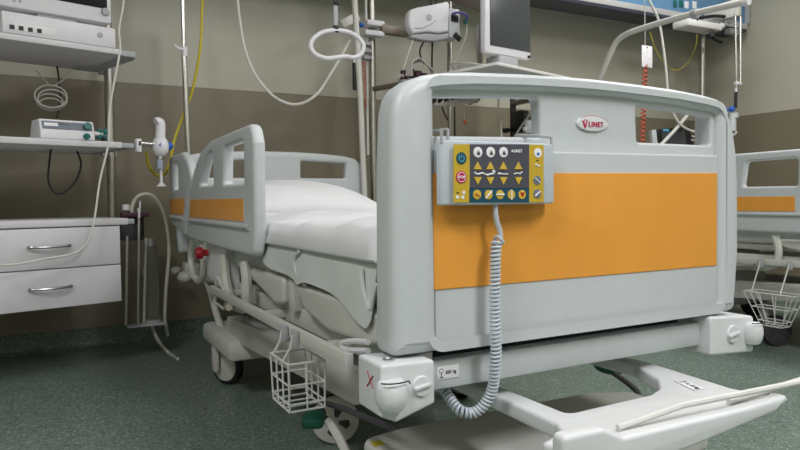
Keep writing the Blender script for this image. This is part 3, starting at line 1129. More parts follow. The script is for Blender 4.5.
# drawer cabinet
cb = thing('drawer_cabinet', Lc(-.4, .2, .316), 'white two-drawer cabinet hanging on the left equipment column', 'drawer cabinet')
lbox((-.78, .016, .318), (-.022, .42, .648), .003).build('body', 'laminate', cb)
lbox((-.80, -.006, .648), (.016, .44, .676), .003).build('top', 'laminate', cb)
lbox((.016, .0, .650), (.045, .10, .672), .003).build('top_end_cap', 'greyplastic', cb)
for z0, z1 in ((.4805, .643), (.318, .476)):
    d = lbox((-.78, -.003, z0), (-.021, .0165, z1), .002).build('drawer', 'laminate', cb)
    zc = .572 if z0 > .4 else .405
    hp = [Lc(-.377, -.003, zc), Lc(-.372, -.024, zc - .001), Lc(-.302, -.034, zc - .003), Lc(-.232, -.024, zc - .001), Lc(-.227, -.003, zc)]
    MB().tube(hp, .0055, 6, 8).build('handle', 'handle', d)

# white module with ports, and monitor on top of it
t = thing('monitor_module', Lc(-.22, .2, 1.403), 'flat white monitor module with four square sockets on the upper left shelf', 'monitor module')
lbox((-.44, .0, 1.404), (-.014, .36, 1.488), .005).build('housing', 'white', t)
m = MB()
for x, y in ((12, 27), (21, 28.3), (30.3, 29.8), (39.3, 31)):
    c = PL(x, y)
    m.box(c, (.017, .004, .017), 0, AX)
m.build('socket', 'black', t)
m = MB()
c = PL(100, 35)
m.lathe([(.011, 0), (.011, .003), (.006, .004), (0, .004)], c, -CN, 20)
m.build('round_badge', 'greyplastic', t)
m = MB()
m.tube([c - CN * .0045 + CU * (.0055 * math.cos(a)) + Z * (.0055 * math.sin(a)) for a in [2 * math.pi * q / 14 for q in range(14)]], .0008, segs=4, closed=True)
m.build('badge_mark', 'labelwhite', t)
lbox((-.40, -.0012, 1.418), (-.25, .0, 1.448), .0004).build('socket_plate', 'labelwhite', t)

t = thing('patient_monitor', Lc(-.22, .15, 1.488), 'white patient monitor with a dark screen on the upper left shelf', 'monitor')
lbox((-.445, .04, 1.515), (-.012, .12, 1.83), .012).build('housing', 'white', t)
lbox((-.42, .037, 1.575), (-.032, .042, 1.80), .003).build('screen', 'blackscreen', t)
c = PL(105, 12, .04)
MB().lathe([(.017, 0), (.017, .006), (.014, .012), (0, .012)], c, -CN, 24).build('dial', 'greyplastic', t)
c = PL(17, 0, .04)
MB().lathe([(.006, 0), (.006, .002), (0, .002)], PL(14, 0.5, .04), -CN, 16).lathe([(.006, 0), (.006, .002), (0, .002)], PL(20, 1.3, .04), -CN, 16).build('button', 'greyplastic', t)
lbox((-.30, .06, 1.488), (-.15, .22, 1.52), .004).build('foot', 'greyplastic', t)
m = MB()
for x, y in ((27, 11), (32, 12), (49, 15.5), (55, 17), (63, 18.5), (80, 20)):
    p = PL(x, y, .10)
    m.box(p, (.018, .02, .014), .002, AX)
m.build('plug', 'black', t)

# infusion device on the lower shelf
t = thing('infusion_controller', Lc(-.215, .1, 1.005), 'white infusion device with a grey display and green knobs on the lower left shelf', 'infusion device')
m = MB()
prof = [(.0, 1.006), (.0, 1.036), (.018, 1.084), (.12, 1.086), (.16, 1.006)]
m.plate([(b, z) for b, z in prof], Lc(-.215, 0, 0), CN, Z, .21, .006)
m.build('housing', 'white', t)
sn = (CN * .018 + Z * .048).normalized()
nn = -(CU.cross(sn)) if (CU.cross(sn)).dot(CN) > 0 else CU.cross(sn)
fcen = Lc(-.215, .009, 1.060) + nn * .0015
m = MB().box(fcen + CU * .0, (.19, .034, .002), 0, (CU, sn, nn))
m.build('display_panel', 'patch', t)
MB().box(fcen - CU * .062 + sn * .002 + nn * .0012, (.05, .014, .002), 0, (CU, sn, nn)).build('key_label', 'labelwhite', t)
MB().box(fcen - CU * .012 + sn * .008 + nn * .0024, (.034, .009, .002), 0, (CU, sn, nn)).build('readout', 'blackscreen', t)
MB().lathe([(.017, 0), (.016, .014), (0, .014)], fcen + CU * .076, nn, 20).build('knob', 'darkgreen', t)
MB().lathe([(.013, 0), (.012, .012), (0, .012)], Lc(-.145, .0, 1.021), -CN, 20).build('knob', 'darkgreen', t)
t = thing('green_valve', Lc(-.075, .02, 1.006), 'small green star-shaped valve at the right end of the lower left shelf', 'valve')
m = MB()
c = PL(102.5, 134, .02)
for q in range(4):
    a = R(45 + 90 * q)
    m.box(c + CU * .016 * math.cos(a) + Z * .016 * math.sin(a), (.024, .02, .017), .005, (CU * math.cos(a) + Z * math.sin(a), CN, Z * math.cos(a) - CU * math.sin(a)))
m.build('hand_wheel', 'darkgreen', t)
MB().cyl(c - CU * .035, c, .009).build('stem', 'white', t)
MB().bx(Lc(-.072, .02, 1.006) - Vector((.008, .008, 0)), Lc(-.072, .02, 1.006) + Vector((.008, .008, .02)), .001).build('base', 'black', t)

# cable coil hanging behind the pump
m = MB()
cc = P(51, 97, Y=2.20)
for q in range(4):
    a0 = q * .7
    m.tube([cc + Vector(((.062 - .006 * q) * math.cos(a) + .006 * math.sin(q * 2), .012 * q - .02, (.048 - .007 * q) * math.sin(a) - .010 * q)) for a in [2 * math.pi * s / 22 + a0 for s in range(22)]], .0035, segs=6, closed=True)
m.tube([P(36, 70, Y=2.2), P(43, 78, Y=2.2), P(50, 86, Y=2.2)], .003, 4, 6)
m.tube([P(71, 70, Y=2.2), P(64, 79, Y=2.2), P(52, 87, Y=2.2)], .003, 4, 6)
m.build('cable_coil', 'greycable', None, 'loosely coiled pale cable hanging under the upper left shelf', 'cable')
MB().tube([P(57, 66, Y=2.22), P(59, 80, Y=2.22), P(60, 100, Y=2.22), P(57, 118, Y=2.22)], .004, 6, 6).build('power_cable', 'black', None, 'black cable running down behind the coiled pale cable', 'cable')
MB().tube([P(51, 149, Y=2.15), P(49, 165, Y=2.16), P(48.5, 181, Y=2.16), P(54, 192, Y=2.16), P(63, 193, Y=2.16), P(75, 182, Y=2.16), P(81, 165, Y=2.16), P(77, 151, Y=2.15)], .0042, 6, 6).build('power_cable', 'black', None, 'black cable hanging in a loop under the lower left shelf', 'cable')
wc = [P(124, -6, Y=1.97), P(123, 6, Y=1.97), P(119, 30, Y=1.97), P(120, 50, Y=1.97), P(113, 88, Y=1.97), P(109, 115, Y=1.97), P(108, 145, Y=1.97), P(100, 180, Y=1.96), P(95, 215, Y=1.95), P(89, 240, Y=1.93), P(75, 253, Y=1.92), P(45, 259, Y=1.88), P(15, 264.5, Y=1.84), P(-8, 265, Y=1.82)]
MB().tube(wc, .0043, 6, 8).build('white_cable', 'cable', None, 'white cable hanging in front of the left shelves and across the drawers', 'cable')

# rail arm, suction regulator, yellow hose
t = thing('suction_regulator', P(162, 145, Y=2.09), 'white suction regulator with blue knobs beside the lower left shelf', 'suction regulator')
ry = PL(147, 144).y
rod0, rod1 = PL(136.5, 143.5), PL(158, 144.5)
MB().cyl(rod0, rod1, .010).build('rod', 'chrome', t)
MB().box(PL(138, 145.5), (.022, .03, .058), .003, AX).build('clamp', 'white', t)
MB().box(PL(138.5, 143.5) - CN * .016, (.008, .004, .018), 0, AX).build('clamp_slot', 'black', t)
rc = PL(162, 145)


def RP(x, y, d=0):
    return PL(x, y) + CN * d


MB().tube([RP(156, 122.5), RP(158.5, 121.8), RP(160.3, 124), RP(160.6, 130), RP(160.3, 136), RP(160.5, 142)], .0215, 5, 12).build('pressure_head', 'white', t)
MB().ball(RP(160.5, 146.5), (.036, .036, .05)).build('regulator_body', 'white', t)
MB().lathe([(.017, 0), (.0175, .018), (.012, .026), (0, .026)], RP(166.5, 146), CU, 20).build('control_knob', 'cobalt', t)
MB().lathe([(.009, 0), (.009, .006), (0, .006)], RP(158.3, 145.5, -.027), -CN, 16).build('indicator', 'cobalt', t)
MB().cyl(RP(159.7, 158), RP(160, 169), .014).build('collection_jar', 'jar', t)
MB().cyl(RP(160, 154), RP(160, 159.5), .016).build('jar_collar', 'chrome', t)
MB().lathe([(.006, 0), (.006, .06), (.018, .074), (.022, .078)], RP(161, 169), -Z, 16).build('funnel', 'white', t)
MB().tube([P(203.5, -8, Y=2.30), P(202, 10, Y=2.30), P(200.5, 45, Y=2.29), P(193, 88, Y=2.315), P(182, 118, Y=2.315), P(174, 142, Y=2.31), P(170, 162, Y=2.30), P(164.5, 174, Y=2.26), P(156, 175, Y=2.22), P(149, 166, Y=2.16), P(146, 152, Y=2.13)], .007, 6, 8).build('yellow_hose', 'hose_yellow', None, 'yellow gas hose hanging from above and curling under the suction regulator', 'hose')

# drip stand pole at the head end of the near bed
t = thing('drip_pole', (.07, 2.30, .46), 'slim chrome drip pole with a white hook at the head of the near bed', 'drip pole')
MB().tube([(.085, 2.275, .42), P(189, 172, Y=2.275), P(185, 75, Y=2.275), P(184, 55, Y=2.275)], .0135, 0, 12).build('pole', 'chrome', t)
MB().tube([P(184, 55, Y=2.275), P(182.3, -10, Y=2.275)], .010, 0, 12).build('inner_rod', 'chrome', t)
MB().cyl(P(184.5, 56, Y=2.275), P(184, 47, Y=2.275), .015).build('collar', 'white', t)
MB().tube([P(183, 50, Y=2.26), P(178, 48, Y=2.25), P(174.5, 45, Y=2.25)], .007, 4, 8).build('hook', 'white', t)

# drooping tube between ceiling and lifting pole
MB().tube([P(237, -12, Y=2.25), P(239, 15, Y=2.25), P(245, 50, Y=2.25), P(256, 76, Y=2.25), P(272, 95, Y=2.25), P(288, 103.5, Y=2.25), P(303, 103, Y=2.25), P(318, 93, Y=2.25), P(330, 75, Y=2.25), P(342, 55, Y=2.25), P(350, 40, Y=2.25)], .0075, 6, 8).build('breathing_tube', 'cable', None, 'pale tube sagging in a wide curve beside the white lifting pole', 'tube')

# ------------------------------------------------------------------ suction canister rack
t = thing('canister_rack', P(136, 290, Y=2.28), 'dark rack holding clear suction canisters and tubes beside the drawer cabinet', 'canister rack')
ra = P(134, 214, Y=2.28)
MB().bx((ra.x - .055, 2.24, ra.z - .015), (ra.x + .062, 2.36, ra.z + .008), .003).build('rack_plate', 'plum', t)
MB().bx((ra.x - .055, 2.30, ra.z - .125), (ra.x + .045, 2.37, ra.z - .015), .003).build('rack_box', 'hub', t)
m = MB()
for y in range(226, 240, 3):
    c = P(142, y, Y=2.295)
    m.box(c, (.018, .012, .006))
m.build('vent', 'black', t)
m = MB()
a, b = P(134, 240, Y=2.26), P(131, 322, Y=2.26)
m.tube([P(127, 236, Y=2.25), P(126, 325, Y=2.25)], .006, segs=8)
m.tube([P(139, 212, Y=2.25), P(138, 325, Y=2.25)], .005, segs=8)
m.tube([P(146, 238, Y=2.27), P(144, 323, Y=2.27)], .006, segs=8)
m.build('clear_rod', 'tube', t, kind=None)
m = MB()
cA, cB = P(150, 246, Y=2.30), P(147, 320, Y=2.30)
m.lathe([(.036, 0), (.036, cA.z - cB.z)], (cA.x, 2.31, cB.z), Z, 24, cap=False)
m.lathe([(.033, 0), (.033, cA.z - cB.z)], (cA.x, 2.31, cB.z), Z, 24, cap=False)
m.build('canister', 'glass', t)
MB().cyl((cA.x, 2.31, cB.z - .012), (cA.x, 2.31, cB.z), .04).build('canister_base', 'greyplastic', t)
MB().cyl((cA.x - .005, 2.31, cA.z), (cA.x - .005, 2.31, cA.z + .035), .026).build('canister_lid', 'greyplastic', t)
m = MB()
m.cyl(P(126, 210, Y=2.27), P(126, 204.5, Y=2.27), .016)
m.cyl(P(139, 218, Y=2.245), P(139, 208, Y=2.245), .007)
m.cyl(P(140, 208, Y=2.245), P(140, 201, Y=2.245), .004)
m.build('connector', 'white', t)
MB().bx((cA.x - .05, 2.27, cB.z - .02), (cA.x + .005, 2.33, cB.z - .008), .002).bx((P(134, 240, Y=2.26).x - .04, 2.23, cB.z - .02), (cA.x + .05, 2.30, cB.z - .01), .002).build('rack_foot', 'greyplastic', t)
MB().tube([P(132, 213, Y=2.27), P(132, 207, Y=2.27), P(136, 198, Y=2.27), P(144, 194, Y=2.27), P(153, 196, Y=2.27), P(161, 206, Y=2.27), P(166, 222, Y=2.29), P(169, 250, Y=2.31), P(166, 290, Y=2.32), P(165, 320, Y=2.33), P(168, 336, Y=2.33)], .0085, 6, 10).build('suction_hose', 'tube', None, 'translucent hose arching from the canister rack down to the floor', 'hose')
MB().tube([P(152, 326, Y=2.31), P(158, 340, Y=2.28), Vector((P(168, 353, Z=.008).x, P(168, 353, Z=.008).y, .012)), P(178, 359, Z=.008)], .008, 6, 8).build('floor_tube', 'tube', None, 'short pale tube trailing from the canister rack onto the floor', 'tube')

# ------------------------------------------------------------------ ceiling supply beam
by0, by1 = 2.25, 2.45
bz = P(560, 12, Y=by1).z
bxr = min(P(752, 25, Y=by0).x, XR - .04)
t = thing('supply_beam', (1.5, 2.31, bz), 'long blue medical supply beam with a dark lower edge across the upper right', 'supply beam')
MB().bx((-1.9, by0 + .02, bz + .062), (bxr, by1, bz + .42), .02).build('housing', 'blue', t)
MB().bx((-1.9, by0, bz), (bxr - .02, by1 - .0, bz + .022), .004).build('lower_rail', 'navy', t)
MB().bx((-1.9, by0 - .004, bz + .022), (bxr - .01, by1 - .0, bz + .064), .004).build('metal_strip', 'alu', t)
MB().plate(rp([(by0 + .0, bz + .07, .02), (by0 + .0, bz + .43, .02), (by1 + .01, bz + .43, .02), (by1 + .01, bz - .0, .02)]), (bxr + .01, 0, 0), Y, Z, .02, .004).build('end_cap', 'greyplastic', t)
for x in (.2, 1.6, 3.0, 4.0):
    MB().cyl((x, 2.35, bz + .41), (x, 2.35, CEIL), .04).build('ceiling_support', 'steel', t)
m = MB()
for x in (675, 681):
    c = P(x, 4, Y=by0 + .018)
    m.box(c, (.036, .008, .05), .002)
m.build('socket', 'darkgreen', t)
m = MB()
for x in (686.5, 694.5):
    c = P(x, 5, Y=by0 + .018)
    m.box(c, (.040, .008, .052), .003)
m.build('socket_plate', 'labelwhite', t)

# ------------------------------------------------------------------ right equipment column and its shelf
px1 = P(372.5, 80, Y=2.42)
t = thing('equipment_column', (px1.x, 2.42, .1), 'tall steel equipment column just right of the white lifting pole', 'equipment column')
MB().cyl((px1.x, 2.42, .35), (px1.x, 2.42, bz), .021).build('pole', 'steel', t)
MB().cyl((px1.x - .045, 2.40, 1.0), (px1.x - .045, 2.40, bz), .007).build('side_rod', 'wire', t)
c = P(371, 28, Y=2.38)
MB().box(P(374, 24, Y=2.37), (.11, .06, .03), .006).box(P(373, 34, Y=2.37), (.12, .06, .03), .006).build('clamp', 'white', t)
MB().box(P(349, 21, Y=2.36), (.12, .05, .05), .008, (Vector((.86, 0, .5)), Y, Vector((-.5, 0, .86)))).build('bracket', 'pole', t)
MB().ball(P(361.5, 25, Y=2.33), (.016, .016, .014)).build('lock_knob', 'cobalt', t)
a, b = P(381, 29, Y=2.36), P(428, 36, Y=2.30)
MB().box((a + b) / 2, ((b - a).length, .04, .05), .004, ((b - a).normalized(), Vector((0, 0, 1)).cross((b - a).normalized()), Vector((0, 0, 1)))).build('arm', 'brown', t)
m = MB()
for y in (44, 51, 58):
    m.box(P(367, y, Y=2.38), (.05, .04, .022), .005)
m.build('lever_block', 'greyplastic', t)
MB().cyl(P(354.5, 63, Y=2.36), P(354.7, 90, Y=2.36), .012).build('grip', 'black', t)
MB().cyl(P(354.3, 58, Y=2.36), P(354.5, 63, Y=2.36), .009).build('grip_neck', 'chrome', t)
cs = []
p0, p1 = P(364, 62, Y=2.34), P(365.5, 108, Y=2.34)
for q in range(160):
    f = q / 159
    p = p0.lerp(p1, f)
    a = 2 * math.pi * q / 9
    cs.append(p + Vector((.009 * math.cos(a), .009 * math.sin(a), 0)))
MB().tube(cs, .0022, segs=5).build('spiral_lead', 'coilred', t)

# white device box
t = thing('anaesthesia_module', P(430, 38, Y=2.12), 'white rounded device box with a grey round badge left of the dark monitor', 'medical device')
dy = 2.10


def D(x, y, d=0):
    return P(x, y, Y=dy + d)


pts = [D(412, 9), D(418, 7), D(432, 4.5), D(448, 1), D(450, 4), D(449, 31), D(440, 33), D(428, 31.5), D(414, 33.5), D(410, 28), D(409, 20), D(410, 12)]
MB().plate([(p.x, p.z) for p in pts][::-1], (0, dy + .03, 0), X, Z, .06, .014, (), 3).build('housing', 'white', t)
pts = [D(411, 34.5), D(428, 33), D(440, 34.5), D(449, 32.5), D(449, 38), D(436, 41), D(424, 40), D(412, 37.5)]
MB().plate([(p.x, p.z) for p in pts][::-1], (0, dy + .03, 0), X, Z, .05, .006).build('lower_tray', 'greyplastic', t)
c = D(429, 17.5)
MB().lathe([(.018, 0), (.018, .003), (.013, .004), (0, .004)], (c.x, dy, c.z), (0, -1, 0), 24).build('badge', 'greyplastic', t)
m = MB()
m.tube([(c.x + .0125 * math.cos(a), dy - .0045, c.z + .0125 * math.sin(a)) for a in [2 * math.pi * q / 20 for q in range(20)]], .0012, segs=4, closed=True)
m.text('GE', .013, (c.x, dy - .0045, c.z), X, Z, .0003, 'CENTER')
m.build('badge_mark', 'labelwhite', t)
m = MB()
m.tube([D(415, 28, -.002), D(422, 28, -.002), D(431, 24, -.002), D(436, 20, -.002)], .002, 4, 6)
m.build('moulding_line', 'greyplastic', t)
sx = D(450, 20).x
pts = [(dy + .0, D(450, 3).z), (dy + .02, D(450, 3).z), (dy + .12, D(450, 10).z), (dy + .12, D(450, 34).z), (dy + .0, D(450, 38).z)]
MB().bx((sx + .001, dy + .01, D(450, 37).z), (sx + .075, dy + .11, D(450, 7).z), .01).build('connector_block', 'bed', t)
MB().box((sx + .035, dy + .005, D(457, 18).z), (.045, .012, .04), .004).build('connector', 'black', t)
MB().box((sx + .05, dy + .003, D(459, 37).z), (.05, .012, .03), .003, (Vector((.8, 0, -.6)), Y, Vector((.6, 0, .8)))).build('connector', 'black', t)
MB().tube([D(452, 14, -.02), D(458, 12.5, -.025), D(466, 15, -.02), D(467, 19, -.01)], .007, 4, 8).build('violet_lead', 'violet', t)
MB().box(D(465.5, 21.5, -.0), (.02, .02, .028), .004).build('green_plug', 'darkgreen', t)
m = MB()
for a, b in (((430, -8), (431, 5)), ((437, -8), (436, 4))):
    m.tube([D(*a, .06), D(*b, .06)], .004, segs=6)
m.build('hanging_lead', 'black', t)
MB().tube([D(467, 20), D(466, 36, .02), D(458, 55, .05), D(450, 72, .08)], .0045, 5, 7).build('sensor_lead', 'cable', t)
MB().tube([D(424, 41, .05), D(420, 50, .05), D(421, 58, .05), D(424, 64, .05)], .005, 4, 7).tube([D(432.5, 41, .05), D(432, 60, .05), D(432, 75, .05)], .006, 4, 7).build('power_lead', 'black', t)
MB().tube([P(413, 40, Y=2.1), P(407, 58, Y=2.1), P(402, 74, Y=2.1)], .0028, 4, 6).build('thin_lead', 'cable', t)

# shelf column carrying the dark monitor
SN = Vector((1.366, 1.496, 0))


def Ls(x, y, z):
    return SN + CU * x + CN * y + Z * z


t = thing('shelf_column', Ls(.28, .62, .4), 'steel column carrying the grey shelf under the dark monitor', 'equipment column')
pp = P(450.5, 120, Y=2.34)
MB().cyl((pp.x, 2.34, .4), (pp.x, 2.34, bz), .018).build('pole', 'steel', t)
pp2 = P(513, 110, Y=2.42)
MB().cyl((pp2.x, 2.42, .4), (pp2.x, 2.42, bz), .020).build('pole', 'hub', t)
s_ = lbox((0, 0, 1.366), (.96, .5, 1.382), .003, L=Ls).build('shelf', 'wedge', t)
MB().box((pp.x, 2.20, 1.356), (.05, .30, .025), .003).build('shelf_bracket', 'brown', s_)
MB().box((pp2.x, 2.27, 1.356), (.05, .30, .025), .003).build('shelf_bracket', 'brown', s_)
c = MB()
a, b = P(455, -2, Y=2.25), P(486, 9, Y=2.05)
c.box((a + b) / 2, ((b - a).length + .1, .04, .05), .004, ((b - a).normalized(), Z.cross((b - a).normalized()).normalized(), (b - a).normalized().cross(Z.cross((b - a).normalized()).normalized())))
c.build('upper_arm', 'brown', t)

t = thing('bedside_monitor', Ls(.45, .2, 1.4), 'upright dark-screened monitor on the grey shelf above the near bed footboard', 'monitor')
ma = R(9)
MU = Vector((math.cos(ma), math.sin(ma), 0))
MN = Vector((-math.sin(ma), math.cos(ma), 0))
MO = P(485.5, 52, Y=1.74)


def PM(x, y, off=0.0):
    v = RX * ((x - 400) / FPX) + RD * ((y - 225) / FPX) + RF
    tt = ((MO + MN * off - CAM).dot(MN)) / v.dot(MN)
    return CAM + v * tt


wM = (PM(531, 60) - MO).dot(MU)
zB = (MO.z + PM(531, 60).z) / 2
mc = MO + MU * wM / 2
MB().box(Vector((mc.x, mc.y, zB + .21)) + MN * .02, (wM, .04, .42), .010, (MU, MN, Z)).build('housing', 'white', t)
a, b = PM(490, 45), PM(530, 52.5)
w2 = (b - a).dot(MU)
sc_ = (a + b) / 2
MB().box(Vector((sc_.x, sc_.y, sc_.z + .18)) - MN * .001, (w2, .004, .36), .001, (MU, MN, Z)).build('screen', 'screen', t)
MB().lathe([(.008, 0), (.007, .01), (0, .01)], PM(528.5, 57), -MN, 16).build('dial', 'black', t)
MB().box(Vector((mc.x, mc.y, (zB + 1.382) / 2)) + MN * .05, (.14, .10, zB - 1.383), .006, (MU, MN, Z)).build('stand', 'greyplastic', t)
m = MB()
for x in (492, 503, 512, 517):
    p = PM(x, 60, .07)
    m.tube([p + Z * .02, p - Z * .05], .004, segs=6)
m.build('rear_lead', 'black', t)
p = P(479.5, 40, Y=1.95)
MB().box((p.x, 1.95, 1.383 + .15), (.03, .02, .30), .003).build('support_post', 'steel', None, 'short grey metal post standing behind the dark monitor', 'post')

# cables and connectors on and under the shelf
t = thing('transducer_cluster', P(410, 85, Y=2.12), 'dark plum transducer plugs with looped grey cables above the footboard corner', 'transducer plugs')
m = MB()
for x, y in ((404, 75), (411, 74), (418, 75.5), (424, 78)):
    m.box(P(x, y, Y=2.10), (.035, .03, .05), .005)
m.build('plug', 'plum', t)
m = MB()
for q in range(4):
    m.tube([P(x, y, Y=2.08 - .01 * q) for x, y in ((406 + 2 * q, 76), (409 + q, 66 - q), (417 + q, 61.5 - q), (425 + q, 63 + q), (431 + q, 71), (434, 78))], .0055, 5, 7)
m.build('looped_cable', 'greycable', t)
m = MB()
m.text('m', .03, P(400, 75, Y=2.079), X, Z, .0005)
m.build('plug_mark', 'labelwhite', t)
MB().box(P(413, 82, Y=2.12), (.16, .06, .04), .004).build('mounting_bar', 'greyplastic', t)
a, b = P(413, 82, Y=2.12), Vector((px1.x, 2.42, P(413, 82, Y=2.12).z))
MB().box((a + b) / 2, ((b - a).length, .03, .025), .003, ((b - a).normalized(), Z.cross((b - a).normalized()), Z)).build('mounting_arm', 'brown', t)

m = MB()
for q in range(3):
    m.tube([Ls(.06 + .05 * q, .12 + .03 * q, 1.389), Ls(.02 + .04 * q, .2, 1.41), Ls(.02 + .05 * q, .3, 1.42 - .006 * q), Ls(.12 + .05 * q, .34, 1.40), Ls(.18 + .04 * q, .25, 1.389)], .006, 6, 7)
m.build('cable_tangle', 'greycable', None, 'grey cables lying loose on the left of the grey shelf', 'cables')
m = MB()
rn = random.Random(3)
for q in range(9):
    x = 428 + q * 6.2
    yv = 2.0 + .02 * (q % 3)
    m.box(P(x, 100 + rn.uniform(-2, 2), Y=2.02), (.03, .03, .03), .006, (Vector((.8, .2, .5)).normalized(), Y, Z))
m.build('hanging_plug', 'black', None, 'row of dark plugs hung under the grey shelf seen through the left handhold', 'plugs')
m = MB()
m.tube([P(438, 106, Y=1.98), P(450, 102, Y=1.97), P(462, 101, Y=1.97), P(478, 100, Y=1.97)], .009, 5, 7)
m.tube([P(434, 105, Y=1.96), P(447, 104, Y=1.96), P(460, 103.5, Y=1.96), P(474, 102, Y=1.96)], .008, 5, 7)
m.tube([P(459, 100, Y=1.96), P(463, 107, Y=1.96), P(464.5, 120, Y=1.96)], .0035, 5, 7)
m.tube([P(470, 100, Y=1.96), P(474, 104, Y=1.96)], .0035, 5, 7)
m.build('bundled_cable', 'greycable', None, 'pale bundled cables dangling under the grey shelf', 'cables')
MB().ball(P(465, 122, Y=1.96), (.01, .01, .012)).build('cable_tip', 'coilred', None, 'small pinkish red plug at the end of a dangling cable in the left handhold', 'plug')
MB().tube([P(499, 93, Y=2.05), P(498.5, 110, Y=2.05), P(501, 125, Y=2.05), P(501.5, 150, Y=2.05)], .005, 5, 7).build('white_cable', 'cable', None, 'white cable hanging straight down in the middle of the left handhold', 'cable')
MB().tube([P(442, 107, Y=2.2), P(445, 115, Y=2.2), P(448, 120, Y=2.2)], .005, 5, 7).tube([P(447, 128, Y=2.3), P(446, 140, Y=2.3)], .006, 3, 7).tube([P(454.5, 107, Y=2.3), P(455, 140, Y=2.3)], .005, 3, 7).build('column_cable', 'black', None, 'black cable dangling beside the column seen through the left handhold', 'cable')
# clamp pump
t = thing('syringe_pump', P(525, 150, Y=2.30), 'small black and white pump clamped to a column seen through the left handhold', 'pump')
MB().box(P(519.5, 122, Y=2.30), (.07, .10, .135), .008).build('housing', 'black', t)
MB().box(P(528, 124, Y=2.255), (.075, .03, .12), .006).build('front', 'bed', t)
m = MB()
m.box(P(528, 117, Y=2.238), (.06, .006, .03), .002)
m.build('display', 'screen', t)
MB().box(P(525, 129, Y=2.238), (.035, .006, .025), .002).build('keys', 'labelwhite', t)
MB().cyl(P(502, 130, Y=2.34), P(515, 130, Y=2.34), .010).box(P(506, 130.5, Y=2.34), (.03, .03, .03), .006).build('clamp', 'black', t)
MB().tube([P(512, 141, Y=2.18), P(522, 125, Y=2.2), P(531, 112.5, Y=2.22)], .006, 3, 8).build('infusion_line', 'cable', None, 'pale tube slanting across the small pump in the left handhold', 'tube')

# ------------------------------------------------------------------ second bed lifting pole
LX = 2.58
t = thing('lifting_pole', (LX, 2.08, .42), 'bare white bent lifting pole rising over the right end of the near footboard', 'lifting pole')
MB().tube([Vector((LX, 2.11, .40)), Vector((LX, 2.13, 1.15)), P(590, 101, X=LX), P(600, 78, X=LX), P(611, 52, X=LX), P(616.5, 42, X=LX), P(624, 35.5, X=LX), P(640, 29, X=LX), P(690, 14.5, X=LX), P(747, 1.5, X=LX)], .017, 6, 14).build('pole', 'pole', t)
MB().cyl(P(692, 14, X=LX), P(697, 12.5, X=LX), .022).build('ring', 'greyplastic', t)
e = P(742, 3, X=LX)
MB().cyl(P(744, 2.4, X=LX), P(749, 1, X=LX), .02).build('end_cap', 'white', t)
# ------------------------------------------------------------------ far right column
t = thing('equipment_column', (P(702, 100, Y=2.42).x, 2.42, .4), 'steel equipment column on the far right behind the end of the near footboard', 'equipment column')
q0 = P(702, 100, Y=2.42)
MB().cyl((q0.x, 2.42, .45), (q0.x, 2.42, bz), .021).build('pole', 'steel', t)
a = P(706, 25, Y=2.16)
MB().box((P(700, 26, Y=2.12).x, 2.14, P(700, 26, Y=2.12).z), (.36, .14, .05), .012).build('bracket_shelf', 'wedge', t)
MB().box(P(733, 32, Y=2.15), (.13, .05, .04), .006).box(P(716, 21, Y=2.13), (.14, .05, .05), .012).build('bracket_arm', 'greyplastic', t)
MB().cyl(P(709.5, 33, Y=2.10), P(712, 37, Y=2.09), .03).tube([P(712, 37, Y=2.09), P(721.5, 42, Y=2.08)], .014, segs=10).build('lock_lever', 'black', t)
MB().tube([P(700, 18, Y=2.09), P(715, 16, Y=2.08), P(730, 17, Y=2.08), P(737, 18, Y=2.08)], .012, 5, 8).build('black_strap', 'black', t)
MB().ball(P(722, 26, Y=2.08), (.022, .02, .022)).ball(P(730, 20, Y=2.08), (.03, .02, .03)).build('grey_knob', 'bed', t)
MB().cyl(P(694, 19, Y=2.1), P(694, 25, Y=2.1), .03).build('dark_collar', 'navy', t)

t = thing('hanging_rods', P(738, 137, Y=2.0), 'twin thin steel rods with a white collar and black grip right of the footboard', 'rods')
ry_ = 2.0
MB().cyl(P(735.3, 14, Y=ry_), P(736.3, 88, Y=ry_), .008).cyl(P(740.3, 16, Y=ry_), P(740.3, 84, Y=ry_), .010).build('rod', 'chrome', t)
MB().box(P(738, 83.5, Y=ry_), (.055, .03, .022), .004).build('collar', 'white', t)
hc_ = P(737, 8, Y=ry_)
MB().bx((hc_.x - .025, ry_ - .02, hc_.z - .06), (hc_.x + .025, 2.252, hc_.z + .06), .008).build('hanger_clamp', 'pole', t)
MB().cyl(P(736, 88, Y=ry_), P(736, 93, Y=ry_), .008).build('neck', 'white', t)
MB().cyl(P(736, 92, Y=ry_), P(735.5, 108, Y=ry_), .011).build('grip', 'black', t)
MB().ball(P(726, 110, Y=ry_), (.03, .02, .014)).ball(P(732, 109, Y=ry_), (.02, .02, .022)).build('blue_fitting', 'cobalt', t)
MB().cyl(P(733, 113, Y=ry_), P(733.3, 118, Y=ry_), .035).cyl(P(732, 118, Y=ry_), P(732, 131, Y=ry_), .028).build('flow_meter', 'bed', t)
MB().tube([P(730, 131, Y=ry_), P(733, 135, Y=ry_), P(736, 132, Y=ry_)], .010, 4, 8).build('nozzle', 'white', t)

